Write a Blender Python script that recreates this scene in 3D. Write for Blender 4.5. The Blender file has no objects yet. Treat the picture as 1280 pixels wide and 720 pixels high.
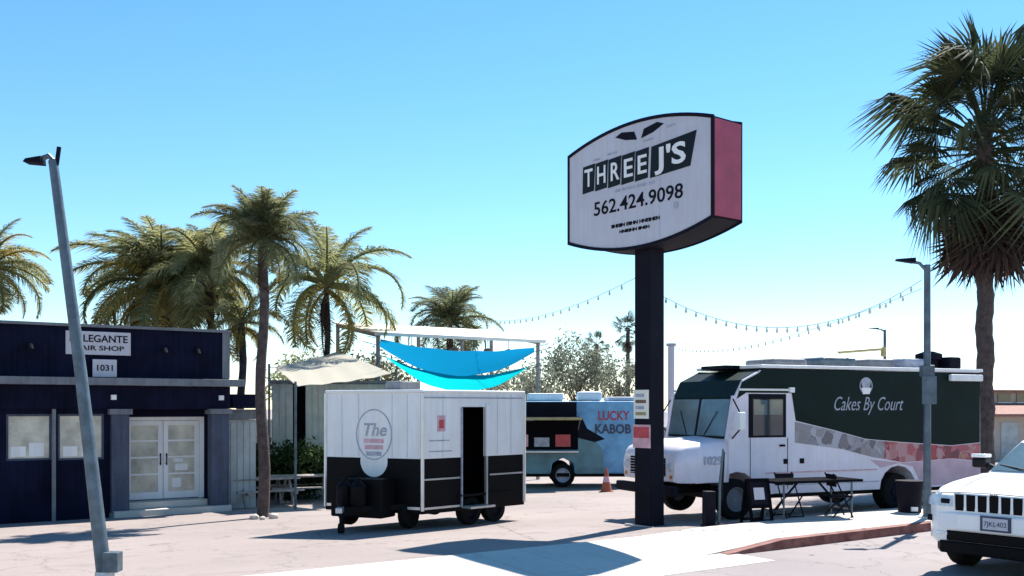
import bpy, bmesh, math, random
import numpy as np
from mathutils import Vector, Matrix, Euler
random.seed(7); rng = np.random.default_rng(7)
R = math.radians
scene = bpy.context.scene
col = scene.collection

# ------------------------------------------------------------------ camera
CAMZ, FOC, CX, CY = 2.15, 1250.0, 640.0, 508.0      # metres; pixels of a 1280 x 720 picture
cam_d = bpy.data.cameras.new('camera'); cam = bpy.data.objects.new('camera', cam_d); col.objects.link(cam)
cam.location = (0, 0, CAMZ); cam.rotation_euler = (R(90), 0, 0)
cam_d.sensor_width = 36; cam_d.lens = 36 * FOC / 1280
cam_d.shift_y = (CY - 360) / 1280
cam_d.clip_start = 0.1; cam_d.clip_end = 3000
scene.camera = cam
# ------------------------------------------------------------------ sky, sun, exposure
SUN = Vector((2.6, 4.0, 6.45)).normalized()           # towards the sun
el = math.asin(SUN.z); az = math.atan2(SUN.x, SUN.y)
world = bpy.data.worlds.new('World'); scene.world = world; world.use_nodes = True
wn = world.node_tree; wn.nodes.clear()
sky = wn.nodes.new('ShaderNodeTexSky'); sky.sky_type = 'NISHITA'; sky.sun_disc = False
sky.sun_elevation = el; sky.sun_rotation = az
sky.air_density = 1.0; sky.dust_density = 0.0; sky.ozone_density = 4.0; sky.altitude = 0
bg = wn.nodes.new('ShaderNodeBackground'); bg.inputs[1].default_value = 0.094
wo = wn.nodes.new('ShaderNodeOutputWorld')
hs0 = wn.nodes.new('ShaderNodeHueSaturation'); hs0.inputs['Saturation'].default_value = 1.19; hs0.inputs['Hue'].default_value = .492
wn.links.new(sky.outputs[0], hs0.inputs['Color']); wn.links.new(hs0.outputs[0], bg.inputs[0]); wn.links.new(bg.outputs[0], wo.inputs[0])
sun_d = bpy.data.lights.new('sun', 'SUN'); sun_d.energy = 5.0; sun_d.angle = R(0.53); sun_d.color = (1, 0.95, 0.88)
sun_o = bpy.data.objects.new('sun', sun_d); col.objects.link(sun_o)
sun_o.rotation_euler = (-SUN).to_track_quat('-Z', 'Y').to_euler(); sun_o.location = SUN * 60
vs = scene.view_settings
vs.view_transform = 'Standard'; vs.look = 'None'; vs.exposure = 1.12; vs.gamma = 1; vs.use_curve_mapping = False
scene.cycles.max_bounces = 8

# ------------------------------------------------------------------ helpers
A35 = R(35); U = Vector((math.cos(A35), math.sin(A35), 0)); NV = Vector((-math.sin(A35), math.cos(A35), 0))
def W(s, n, z=0.0): p = U * s + NV * n; return Vector((p.x, p.y, z))     # street frame: s along the kerb, n away from it
def at(px, py, D): return Vector(((px - CX) / FOC * D, D, CAMZ - (py - CY) / FOC * D))
def nof(p): return p.x * NV.x + p.y * NV.y
GP = [(-400, 0), (9.9, 0), (11.7, .10), (13, .0), (16, -.13), (25.5, -.55), (900, -.55)]
def gz(x, y):
    n = NV.x * x + NV.y * y
    for (a, za), (b, zb) in zip(GP, GP[1:]):
        if n <= b: return za + (zb - za) * (n - a) / (b - a)
    return -.55

class MB:
    def __init__(s): s.v = []; s.f = []
    def add(s, vs, fs):
        o = len(s.v); s.v += [tuple(v) for v in vs]; s.f += [tuple(i + o for i in f) for f in fs]; return s
    def box(s, x0, x1, y0, y1, z0, z1, M=None):
        vs = [Vector((x, y, z)) for z in (z0, z1) for y in (y0, y1) for x in (x0, x1)]
        if M is not None: vs = [M @ v for v in vs]
        return s.add(vs, [(0, 2, 3, 1), (4, 5, 7, 6), (0, 1, 5, 4), (2, 6, 7, 3), (0, 4, 6, 2), (1, 3, 7, 5)])
    def beam(s, p, q, w, h=None, up=(0, 0, 1)):
        p, q = Vector(p), Vector(q); h = h or w; d = (q - p).normalized(); up = Vector(up)
        if abs(d.dot(up)) > .98: up = Vector((1, 0, 0))
        a = d.cross(up).normalized() * w / 2; b = a.cross(d).normalized() * h / 2
        vs = [p - a - b, p + a - b, p + a + b, p - a + b, q - a - b, q + a - b, q + a + b, q - a + b]
        return s.add(vs, [(0, 1, 2, 3), (7, 6, 5, 4), (0, 4, 5, 1), (1, 5, 6, 2), (2, 6, 7, 3), (3, 7, 4, 0)])
    def tube(s, pts, r, n=10, cap=True):
        pts = [Vector(p) for p in pts]; rs = r if isinstance(r, (list, tuple)) else [r] * len(pts)
        o = len(s.v); prev = None
        for i, p in enumerate(pts):
            d = (pts[min(i + 1, len(pts) - 1)] - pts[max(i - 1, 0)]).normalized()
            if prev is None:
                up = Vector((0, 0, 1)) if abs(d.z) < .95 else Vector((1, 0, 0)); a = d.cross(up).normalized()
            else: a = (prev - d * prev.dot(d)).normalized()
            prev = a; b = d.cross(a)
            for k in range(n):
                t = 2 * math.pi * k / n; s.v.append(tuple(p + (a * math.cos(t) + b * math.sin(t)) * rs[i]))
        for i in range(len(pts) - 1):
            for k in range(n):
                j = (k + 1) % n; s.f.append((o + i * n + k, o + i * n + j, o + (i + 1) * n + j, o + (i + 1) * n + k))
        if cap:
            s.f.append(tuple(o + k for k in range(n))[::-1]); s.f.append(tuple(o + (len(pts) - 1) * n + k for k in range(n)))
        return s
    def lathe(s, prof, n=24, M=None):      # prof [(r, z)], closed by poles where r = 0
        o = len(s.v); M = M or Matrix()
        for r, z in prof:
            for k in range(n):
                t = 2 * math.pi * k / n; s.v.append(tuple(M @ Vector((r * math.cos(t), r * math.sin(t), z))))
        for i in range(len(prof) - 1):
            for k in range(n):
                j = (k + 1) % n; s.f.append((o + i * n + k, o + i * n + j, o + (i + 1) * n + j, o + (i + 1) * n + k))
        return s
    def prism(s, poly, h0, h1, M=None):    # polygon in local xy, extruded along z
        n = len(poly); M = M or Matrix()
        vs = [M @ Vector((x, y, h0)) for x, y in poly] + [M @ Vector((x, y, h1)) for x, y in poly]
        return s.add(vs, [tuple(range(n))[::-1], tuple(range(n, 2 * n))] + [(i, (i + 1) % n, n + (i + 1) % n, n + i) for i in range(n)])
    def mesh(s, name, mat, smooth=False, angle=40):
        me = bpy.data.meshes.new(name); me.from_pydata(s.v, [], s.f)
        bm = bmesh.new(); bm.from_mesh(me); bmesh.ops.recalc_face_normals(bm, faces=bm.faces); bm.to_mesh(me); bm.free()
        if mat: me.materials.append(mat)
        if smooth:
            me.polygons.foreach_set('use_smooth', [True] * len(me.polygons)); me.set_sharp_from_angle(angle=R(angle))
        return me
    def build(s, name, mat, parent=None, smooth=False, bevel=0, angle=40, loc=None, rz=0):
        o = bpy.data.objects.new(name, s.mesh(name, mat, smooth, angle)); col.objects.link(o)
        if parent: o.parent = parent
        if loc is not None: o.location = loc
        o.rotation_euler = (0, 0, rz)
        if bevel:
            b = o.modifiers.new('bevel', 'BEVEL'); b.width = bevel; b.segments = 2; b.limit_method = 'ANGLE'; b.angle_limit = R(40)
        return o
def inst(name, me, parent=None, loc=(0, 0, 0), rot=(0, 0, 0), sc=1):
    o = bpy.data.objects.new(name, me); col.objects.link(o); o.parent = parent
    o.location = loc; o.rotation_euler = rot; o.scale = (sc, sc, sc) if not isinstance(sc, tuple) else sc
    return o
def tag(o, label, cat, group=None, kind=None):
    o['label'] = label; o['category'] = cat
    if group: o['group'] = group
    if kind: o['kind'] = kind
    return o
def thing(name, label, cat, loc=(0, 0, 0), rz=0, group=None):
    o = bpy.data.objects.new(name, None); col.objects.link(o); o.location = loc; o.rotation_euler = (0, 0, rz)
    o.empty_display_size = .2
    return tag(o, label, cat, group)
def struct(o): o['kind'] = 'structure'; return o
def side(x, y, z):   # local frame whose xy plane stands upright in xz and whose z points to -y
    return Matrix.Translation((x, y, z)) @ Matrix.Rotation(R(90), 4, 'X')
def lettering(body, size, parent, mat, M, name='lettering', bold=0.0, shear=0.0, ext=.004, spacing=1.0, width=None):
    cu = bpy.data.curves.new('t', 'FONT'); cu.body = body; cu.size = size; cu.align_x = 'CENTER'; cu.align_y = 'CENTER'
    cu.offset = bold; cu.shear = shear; cu.extrude = ext; cu.space_character = spacing; cu.resolution_u = 3
    ob = bpy.data.objects.new('t', cu); col.objects.link(ob)
    dg = bpy.context.evaluated_depsgraph_get(); me = bpy.data.meshes.new_from_object(ob.evaluated_get(dg))
    bpy.data.objects.remove(ob); bpy.data.curves.remove(cu)
    if width:
        xs = [v.co.x for v in me.vertices]; k = width / (max(xs) - min(xs)); me.transform(Matrix.Diagonal((k, 1, 1, 1)))
    me.transform(M); me.materials.clear(); me.materials.append(mat); me.name = name
    o = bpy.data.objects.new(name, me); col.objects.link(o); o.parent = parent; return o

# ------------------------------------------------------------------ materials
MATS = {}
def M_(name, c, rough=.6, metal=0., var=.18, scale=2.5, bump=.0, bscale=40, c2=None, spec=.5, trans=0.0, coat=0.0, rampy=(.35, .65), grime=0.0):
    m = bpy.data.materials.new(name); m.use_nodes = True; nt = m.node_tree; nd = nt.nodes; p = nd['Principled BSDF']
    p.inputs['Roughness'].default_value = rough; p.inputs['Metallic'].default_value = metal
    p.inputs['Specular IOR Level'].default_value = spec; p.inputs['Coat Weight'].default_value = coat
    if trans: p.inputs['Transmission Weight'].default_value = trans
    tc = nd.new('ShaderNodeTexCoord')
    nz = nd.new('ShaderNodeTexNoise'); nz.inputs['Scale'].default_value = scale; nz.inputs['Detail'].default_value = 6; nz.inputs['Roughness'].default_value = .62
    nt.links.new(tc.outputs['Object'], nz.inputs['Vector'])
    rp = nd.new('ShaderNodeValToRGB'); rp.color_ramp.elements[0].position = rampy[0]; rp.color_ramp.elements[1].position = rampy[1]
    a = tuple(x * (1 - var) for x in c); b = c2 or tuple(min(1, x * (1 + var * .6)) for x in c)
    rp.color_ramp.elements[0].color = (*a, 1); rp.color_ramp.elements[1].color = (*b, 1)
    nt.links.new(nz.outputs[0], rp.inputs[0]); src = rp.outputs[0]
    if grime:
        mp = nd.new('ShaderNodeMapping'); mp.inputs['Scale'].default_value = (9, 9, .55); n3 = nd.new('ShaderNodeTexNoise'); n3.inputs['Scale'].default_value = 1.2; n3.inputs['Detail'].default_value = 7; n3.inputs['Roughness'].default_value = .7
        r3 = nd.new('ShaderNodeValToRGB'); r3.color_ramp.elements[0].position = .30; r3.color_ramp.elements[1].position = .58; k = 1 - grime
        r3.color_ramp.elements[0].color = (k, k * .96, k * .9, 1); r3.color_ramp.elements[1].color = (1, 1, 1, 1)
        mx = nd.new('ShaderNodeMix'); mx.data_type = 'RGBA'; mx.blend_type = 'MULTIPLY'; mx.inputs[0].default_value = 1
        nt.links.new(tc.outputs['Object'], mp.inputs[0]); nt.links.new(mp.outputs[0], n3.inputs['Vector']); nt.links.new(n3.outputs[0], r3.inputs[0])
        nt.links.new(src, mx.inputs[6]); nt.links.new(r3.outputs[0], mx.inputs[7]); src = mx.outputs[2]
        rr_ = nd.new('ShaderNodeMapRange'); rr_.inputs[3].default_value = min(1, rough + .18); rr_.inputs[4].default_value = rough
        nt.links.new(n3.outputs[0], rr_.inputs[0]); nt.links.new(rr_.outputs[0], p.inputs['Roughness'])
    nt.links.new(src, p.inputs['Base Color'])
    if bump:
        n2 = nd.new('ShaderNodeTexNoise'); n2.inputs['Scale'].default_value = bscale; n2.inputs['Detail'].default_value = 4
        nt.links.new(tc.outputs['Object'], n2.inputs['Vector'])
        bp = nd.new('ShaderNodeBump'); bp.inputs['Strength'].default_value = bump; bp.inputs['Distance'].default_value = .02
        nt.links.new(n2.outputs[0], bp.inputs['Height']); nt.links.new(bp.outputs[0], p.inputs['Normal'])
    MATS[name] = m; return m
def leafmat(name, c, c2, tr=.35, rough=.5):
    m = bpy.data.materials.new(name); m.use_nodes = True; nt = m.node_tree; nd = nt.nodes; p = nd['Principled BSDF']
    g = nd.new('ShaderNodeNewGeometry'); rp = nd.new('ShaderNodeValToRGB')
    rp.color_ramp.elements[0].color = (*c, 1); rp.color_ramp.elements[1].color = (*c2, 1)
    nt.links.new(g.outputs['Random Per Island'], rp.inputs[0]); nt.links.new(rp.outputs[0], p.inputs['Base Color'])
    p.inputs['Roughness'].default_value = max(rough, .75); p.inputs['Specular IOR Level'].default_value = .15
    t = nd.new('ShaderNodeBsdfTranslucent'); nt.links.new(rp.outputs[0], t.inputs[0])
    mx = nd.new('ShaderNodeMixShader'); mx.inputs[0].default_value = tr
    nt.links.new(p.outputs[0], mx.inputs[1]); nt.links.new(t.outputs[0], mx.inputs[2]); nt.links.new(mx.outputs[0], nd['Material Output'].inputs[0])
    return m
def groundmat(name, base, dark, stain, cracks=True):
    m = bpy.data.materials.new(name); m.use_nodes = True; nt = m.node_tree; nd = nt.nodes; p = nd['Principled BSDF']
    p.inputs['Roughness'].default_value = .9; p.inputs['Specular IOR Level'].default_value = .25
    tc = nd.new('ShaderNodeTexCoord')
    def noise(sc, det=6, rough=.6):
        n = nd.new('ShaderNodeTexNoise'); n.inputs['Scale'].default_value = sc; n.inputs['Detail'].default_value = det; n.inputs['Roughness'].default_value = rough
        nt.links.new(tc.outputs['Object'], n.inputs['Vector']); return n
    def ramp(src, p0, p1, c0=(0, 0, 0), c1=(1, 1, 1)):
        r = nd.new('ShaderNodeValToRGB'); r.color_ramp.elements[0].position = p0; r.color_ramp.elements[1].position = p1
        r.color_ramp.elements[0].color = (*c0, 1); r.color_ramp.elements[1].color = (*c1, 1); nt.links.new(src, r.inputs[0]); return r
    def mix(fac, a, b, mode='MIX', f=None):
        x = nd.new('ShaderNodeMix'); x.data_type = 'RGBA'; x.blend_type = mode
        if fac is not None: nt.links.new(fac, x.inputs[0])
        else: x.inputs[0].default_value = f
        nt.links.new(a, x.inputs[6]); nt.links.new(b, x.inputs[7]); return x.outputs[2]
    big = ramp(noise(.22).outputs[0], .38, .62, dark, base)
    fine = ramp(noise(60, 3).outputs[0], .25, .75, (.72, .72, .72), (1.15, 1.15, 1.15))
    c = mix(None, big.outputs[0], fine.outputs[0], 'MULTIPLY', .8)
    st = ramp(noise(.9, 7, .75).outputs[0], .55, .72)
    rgb = nd.new('ShaderNodeRGB'); rgb.outputs[0].default_value = (*stain, 1)
    c = mix(st.outputs[0], c, rgb.outputs[0])
    if cracks:
        v = nd.new('ShaderNodeTexVoronoi'); v.feature = 'DISTANCE_TO_EDGE'; v.inputs['Scale'].default_value = .35
        dn = noise(1.3, 5); mp = nd.new('ShaderNodeVectorMath'); mp.operation = 'ADD'
        sc = nd.new('ShaderNodeVectorMath'); sc.operation = 'SCALE'; sc.inputs['Scale'].default_value = 1.4
        nt.links.new(dn.outputs[1], sc.inputs[0]); nt.links.new(tc.outputs['Object'], mp.inputs[0]); nt.links.new(sc.outputs[0], mp.inputs[1]); nt.links.new(mp.outputs[0], v.inputs['Vector'])
        cr = ramp(v.outputs['Distance'], .002, .009, (.55, .55, .55), (0, 0, 0))
        rg = nd.new('ShaderNodeRGB'); rg.outputs[0].default_value = (dark[0] * .4, dark[1] * .4, dark[2] * .4, 1)
        c = mix(cr.outputs[0], c, rg.outputs[0])
    sp = ramp(noise(2.6, 3, .5).outputs[0], .70, .74)                       # small drips and gum spots
    rs = nd.new('ShaderNodeRGB'); rs.outputs[0].default_value = (stain[0] * .62, stain[1] * .62, stain[2] * .62, 1)
    c = mix(sp.outputs[0], c, rs.outputs[0])
    nt.links.new(c, p.inputs['Base Color'])
    b = nd.new('ShaderNodeBump'); b.inputs['Strength'].default_value = .5; b.inputs['Distance'].default_value = .012
    nt.links.new(noise(90, 4).outputs[0], b.inputs['Height']); nt.links.new(b.outputs[0], p.inputs['Normal'])
    return m
m_lot = groundmat('lot_asphalt', (.315, .265, .245), (.27, .228, .212), (.205, .175, .165))
m_road = groundmat('road_asphalt', (.29, .255, .252), (.245, .217, .215), (.21, .185, .185))
m_conc = groundmat('concrete', (.62, .58, .52), (.52, .48, .43), (.43, .39, .34), False)
m_redcurb = M_('red_kerb_paint', (.20, .06, .05), .85, var=.35, scale=5, c2=(.25, .11, .09))
m_navy = M_('navy_paint', (.007, .009, .028), .85, spec=.12, var=.4, scale=1.1, grime=.35, bump=.25, bscale=60)
m_navy2 = M_('navy_trim', (.065, .08, .125), .7, grime=.3, var=.2, scale=3)
m_gtrim = M_('grey_trim', (.17, .185, .21), .65, grime=.3, var=.2, scale=2)
m_white = M_('white_paint', (.80, .80, .80), .45, grime=.07, var=.06, scale=1.5)
m_whitec = M_('white_gloss', (.82, .82, .82), .25, var=.04, coat=.5)
m_black = M_('black_paint', (.003, .003, .004), .6, spec=.12, var=.3)
m_blackg = M_('black_gloss', (.005, .005, .007), .4, spec=.2, var=.2)
m_rubber = M_('rubber', (.008, .008, .008), .9, spec=.15, var=.3, scale=12)
m_steel = M_('steel', (.50, .51, .53), .45, .8, var=.2, scale=8)
m_galv = M_('galvanised', (.09, .125, .155), .5, .35, var=.35, scale=5, bump=.1)
m_alu = M_('aluminium', (.62, .62, .62), .35, .7, var=.1)
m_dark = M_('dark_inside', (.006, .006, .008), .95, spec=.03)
m_glass = M_('dark_glass', (.03, .04, .05), .06, var=.1, spec=.8)
m_glassb = M_('tinted_glass', (.10, .15, .17), .06, var=.3, scale=1.2, spec=.9)
m_shopglass = M_('shop_glass', (.54, .52, .43), .12, var=.3, scale=2.2, spec=.7)
m_signface = M_('sign_face', (.52, .51, .57), .45, grime=.06, var=.07, scale=1.1)
m_signred = M_('sign_red', (.36, .045, .085), .5, var=.2, scale=2)
m_signdark = M_('sign_frame', (.007, .007, .014), .7, spec=.12, var=.3)
m_green = M_('green_wrap', (.0015, .011, .009), .55, spec=.15, var=.3, scale=1.2)
m_lav = M_('lavender_white', (.72, .67, .75), .35, grime=.05, var=.06, coat=.3)
m_pink = M_('pink_wrap', (.55, .36, .42), .4, var=.2, scale=1.5)
m_blue = M_('blue_wrap', (.10, .30, .55), .4, var=.35, scale=.9, c2=(.18, .45, .68))
m_teal = M_('teal_wrap', (.10, .22, .25), .45, var=.4, scale=1.1)
m_cream = M_('cream_canvas', (.80, .76, .66), .8, var=.06)
m_shed = M_('shed_grey', (.42, .45, .44), .8, var=.2, scale=2)
m_wood = M_('weathered_wood', (.30, .27, .25), .8, var=.3, scale=6, bump=.2)
m_trunk = M_('palm_trunk', (.075, .055, .05), .9, var=.45, scale=7, bump=.8, bscale=22)
m_bark = M_('bark', (.16, .12, .09), .9, var=.4, scale=6, bump=.6)
m_stucco = M_('beige_stucco', (.46, .38, .32), .9, var=.12, bump=.2)
m_roof = M_('terracotta_roof', (.26, .13, .10), .85, var=.3, scale=6)
m_red = M_('red_print', (.50, .06, .07), .5, var=.25, scale=8)
m_pinkp = M_('pink_print', (.62, .36, .40), .5, var=.25, scale=8)
m_grey = M_('grey_print', (.36, .37, .44), .5, var=.25, scale=8)
m_brown = M_('brown_print', (.16, .09, .06), .5, var=.35, scale=8)
m_yellow = M_('yellow_paint', (.34, .29, .12), .5, var=.25, scale=8)
m_orange = M_('orange_plastic', (.35, .08, .03), .5, var=.1)
m_cinder = M_('block_wall_grey', (.38, .35, .32), .9, var=.15, bump=.3)
m_bulb = M_('bulb_glass', (.55, .55, .5), .1, var=.05, spec=.8)
m_amber = M_('amber_lens', (.6, .22, .03), .2, var=.1)
m_lamp = M_('headlamp_lens', (.62, .66, .70), .08, var=.25, scale=9, spec=.9, coat=1)
m_stone = M_('stone', (.48, .44, .38), .9, var=.25, bump=.5)
lf_fan = leafmat('fan_leaf', (.022, .032, .016), (.095, .110, .055), .35)
lf_dead = leafmat('dead_leaf', (.035, .022, .02), (.10, .065, .05), .2, .8)
lf_queen = leafmat('feather_leaf', (.10, .125, .06), (.35, .35, .19), .6)
lf_yel = leafmat('yellow_leaf', (.22, .19, .06), (.48, .38, .12), .6)
lf_olive = leafmat('olive_leaf', (.13, .15, .06), (.42, .40, .20), .6)
lf_bush = leafmat('shrub_leaf', (.012, .028, .010), (.05, .085, .028), .3)
lf_euc = leafmat('gum_leaf', (.13, .15, .10), (.30, .31, .24), .4)
lf_tree = leafmat('tree_leaf', (.05, .07, .03), (.24, .19, .11), .4)
def printmat(name, cols, scale):
    m = bpy.data.materials.new(name); m.use_nodes = True; nt = m.node_tree; nd = nt.nodes; p = nd['Principled BSDF']; p.inputs['Roughness'].default_value = .45
    tc = nd.new('ShaderNodeTexCoord'); nz = nd.new('ShaderNodeTexNoise'); nz.inputs['Scale'].default_value = 5; nz.inputs['Detail'].default_value = 4
    mul = nd.new('ShaderNodeVectorMath'); mul.operation = 'SCALE'; mul.inputs['Scale'].default_value = .28; ad = nd.new('ShaderNodeVectorMath'); ad.operation = 'ADD'
    nt.links.new(tc.outputs['Object'], nz.inputs['Vector']); nt.links.new(nz.outputs[1], mul.inputs[0]); nt.links.new(tc.outputs['Object'], ad.inputs[0]); nt.links.new(mul.outputs[0], ad.inputs[1])
    v = nd.new('ShaderNodeTexVoronoi'); v.feature = 'SMOOTH_F1'; v.inputs['Smoothness'].default_value = .35; v.inputs['Scale'].default_value = scale; nt.links.new(ad.outputs[0], v.inputs['Vector'])
    sx = nd.new('ShaderNodeSeparateColor'); nt.links.new(v.outputs['Color'], sx.inputs[0])
    rp = nd.new('ShaderNodeValToRGB'); rp.color_ramp.interpolation = 'EASE'; e = rp.color_ramp.elements
    for i, c in enumerate(cols):
        x = e[i] if i < 2 else e.new(.5)
        x.position = i / (len(cols) - 1) if i < 2 else x.position
    for i, c in enumerate(cols): e[i].position = min(1, i / (len(cols) - 1)); e[i].color = (*c, 1)
    nt.links.new(sx.outputs[0], rp.inputs[0]); nt.links.new(rp.outputs[0], p.inputs['Base Color']); return m
m_foodg = printmat('cake_photo_print', [(.14, .11, .12), (.30, .27, .30), (.24, .20, .20), (.40, .38, .42), (.10, .08, .09), (.34, .30, .34)], 4.5)
m_foodr = printmat('berry_photo_print', [(.42, .04, .05), (.14, .03, .04), (.46, .09, .11), (.45, .24, .24), (.34, .03, .04), (.40, .20, .12)], 4.8)
def sailmat(name, c):
    m = bpy.data.materials.new(name); m.use_nodes = True; nt = m.node_tree; p = nt.nodes['Principled BSDF']
    p.inputs['Base Color'].default_value = (*c, 1); p.inputs['Roughness'].default_value = .9; p.inputs['Specular IOR Level'].default_value = .02
    t = nt.nodes.new('ShaderNodeBsdfTranslucent'); t.inputs[0].default_value = (*c, 1)
    mx = nt.nodes.new('ShaderNodeMixShader'); mx.inputs[0].default_value = .65
    nt.links.new(p.outputs[0], mx.inputs[1]); nt.links.new(t.outputs[0], mx.inputs[2]); nt.links.new(mx.outputs[0], nt.nodes['Material Output'].inputs[0]); return m
m_sailb = sailmat('blue_sail', (.0, .36, .60)); m_sailt = sailmat('turquoise_sail', (.0, .72, .76)); m_sailc = sailmat('cream_sail', (.80, .77, .68))

# ------------------------------------------------------------------ ground, road, kerb, sidewalk
def strip(name, mat, prof, s0, s1, ds=4.0):
    b = MB(); ss = np.linspace(s0, s1, max(2, int((s1 - s0) / ds)))
    for s in ss:
        for n, z in prof: b.v.append(tuple(W(s, n, z)))
    k = len(prof)
    for i in range(len(ss) - 1):
        for j in range(k - 1): b.f.append((i * k + j, (i + 1) * k + j, (i + 1) * k + j + 1, i * k + j + 1))
    return struct(b.build(name, mat))
strip('road', m_road, [(-400, 0), (9.985, 0)], -400, 500, 50)
strip('parking_lot', m_lot, [(11.7, .10), (12.3, .055), (13, .0), (16, -.13), (19, -.263), (22.5, -.417), (25.5, -.55), (900, -.55)], -400, 700, 50)
S_DR0, S_DR1 = -3.0, 10.8
# kerb: full height beyond the driveway, tapering down to it
def kerb(name, s0, s1, mat, t0=None, t1=None):
    b = MB(); ss = [s0] + list(np.arange(math.ceil(s0 + .01), s1, 1.0)) + [s1]
    for s in ss:
        h = .14
        if t0 is not None: h = .02 + .12 * min(1, max(0, (s - t0) / 1.0))
        if t1 is not None: h = .02 + .12 * min(1, max(0, (t1 - s) / 1.0))
        for n, z in [(9.98, -.05), (10.0, h), (10.15, h + .004), (10.15, -.05)]: b.v.append(tuple(W(s, n, z)))
    for i in range(len(ss) - 1):
        for j in range(3): b.f.append((i * 4 + j, (i + 1) * 4 + j, (i + 1) * 4 + j + 1, i * 4 + j + 1))
    b.f.append((0, 1, 2, 3)); q = (len(ss) - 1) * 4; b.f.append((q + 3, q + 2, q + 1, q))
    return struct(b.build(name, mat))
kerb('kerb', S_DR1, 22, m_redcurb, t0=S_DR1)
kerb('kerb', 22.0, 120, m_conc)
kerb('kerb', -60, S_DR0, m_conc, t1=S_DR0)
sw = struct(bpy.data.objects.new('sidewalk', None)); col.objects.link(sw)
def swe(s): return min(1, max(0, (s - S_DR1 + .1) / 1.3)) if s > 4 else min(1, max(0, (S_DR0 - s) / 1.3))
def slab(s0, s1):
    b = MB(); g = .006; top = []; k = 3
    for s_ in (s0 + g, s1 - g):
        e = swe(s_); top += [W(s_, n, z) for n, z in ((10.16, .02 + .125 * e), (10.7, .06 + .09 * e), (11.7, .112 + .05 * e))]
    vs = top + [v - Vector((0, 0, .1)) for v in top]; fs = [(j, k + j, k + j + 1, j + 1) for j in range(k - 1)]
    fs += [(0, 2 * k, 3 * k, k)] + [(k - 1, 2 * k - 1, 4 * k - 1, 3 * k - 1)]
    fs += [tuple(range(k)) + tuple(range(3 * k - 1, 2 * k - 1, -1)), tuple(range(2 * k - 1, k - 1, -1)) + tuple(range(3 * k, 4 * k))]
    b.add(vs, fs); return b.build('slab', m_conc, sw)
s = -9.0
while s < 40: slab(s, s + .75); s += .75
strip('sidewalk_far', m_conc, [(10.16, .145), (11.7, .162)], 40.5, 160, 20)
strip('driveway_apron', m_conc, [(9.3, .004), (9.98, .012), (10.15, .018)], S_DR0, S_DR1 + .2, 1.5)

# ------------------------------------------------------------------ navy shop building (street frame, front face n = 25.5)
BS, BN, BZ = 8.85, 25.5, -.55
shop = thing('shop_building', 'single storey navy blue shop with grey ledge, columns and white glass doors', 'building', W(BS, BN, BZ), A35)
def bx(s): return s - BS
GZ = .55                                                      # z offset of the local frame
wb = MB()                                                     # front wall with openings: windows and recessed porch
XL = -15.0
def wall_piece(b, s0, s1, z0, z1, y0=0.0, y1=.2): b.box(bx(s0), bx(s1), y0, y1, z0 + GZ, z1 + GZ)
wl = MB()
wall_piece(wl, BS + XL, 3.66, -.55, 2.66); wall_piece(wl, 3.66, 4.63, -.55, .89); wall_piece(wl, 3.66, 4.63, 1.97, 2.66)
wall_piece(wl, 4.63, 4.76, -.55, 2.66); wall_piece(wl, 4.76, 5.8, -.55, .87); wall_piece(wl, 4.76, 5.8, 1.97, 2.66); wall_piece(wl, 5.8, 5.96, -.55, 2.66)
wall_piece(wl, 5.96, 8.85, 2.06, 2.66)
wl.box(bx(5.96), bx(6.30), .62, .8, 0, 2.6); wl.box(bx(8.42), bx(8.849), .62, .8, 0, 2.6)   # porch back wall beside the doors
wl.box(bx(6.30), bx(8.42), .62, .8, 2.43, 2.6)
wl.box(bx(5.80), bx(5.96), .2, .62, 0, 2.6)
wl.box(XL, bx(8.849), 9.8, 10, 0, 4.3); wl.box(XL, XL + .2, .2, 9.8, 0, 4.3); wl.box(-.2, 0, .62, 9.8, 0, 3.1)
wl.box(XL + .2, bx(8.65), .2, 9.8, 3.0, 3.12)
wl.build('wall', m_navy, shop)
pb = MB(); pb.box(XL - .02, .02, -.03, .2, 3.39, 4.60); pb.box(-.2, .02, .2, 10.02, 3.39, 4.60); pb.build('parapet', m_navy, shop)
MB().box(XL - .06, .06, -.09, .24, 4.603, 4.67).build('parapet_cap', m_gtrim, shop)
MB().box(-.16, .03, -.06, .0, 3.42, 4.60).build('corner_trim', m_gtrim, shop)
MB().box(XL - .1, .30, -.42, .0, 3.21, 3.388).build('ledge', m_gtrim, shop, bevel=.01)
MB().box(XL, 0.02, -.12, -.002, 2.64, 3.207).build('fascia', m_navy, shop)
for s0, s1 in ((5.94, 6.35), (8.37, 8.83), (2.6, 3.0)):
    c = MB(); c.box(bx(s0), bx(s1), -.16, .16, 0, 2.5); co = c.build('column', m_navy2, shop, bevel=.012)
    d = MB(); d.box(bx(s0) - .06, bx(s1) + .06, -.22, .2, 2.503, 2.637); d.build('capital', m_gtrim, co); MB().box(bx(s0) - .03, bx(s1) + .03, -.19, .18, 0.0, .12).build('column_base', m_gtrim, co)
MB().box(bx(4.62), bx(4.70), -.10, -.02, 0, 2.64).build('downpipe', m_gtrim, shop)
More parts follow.
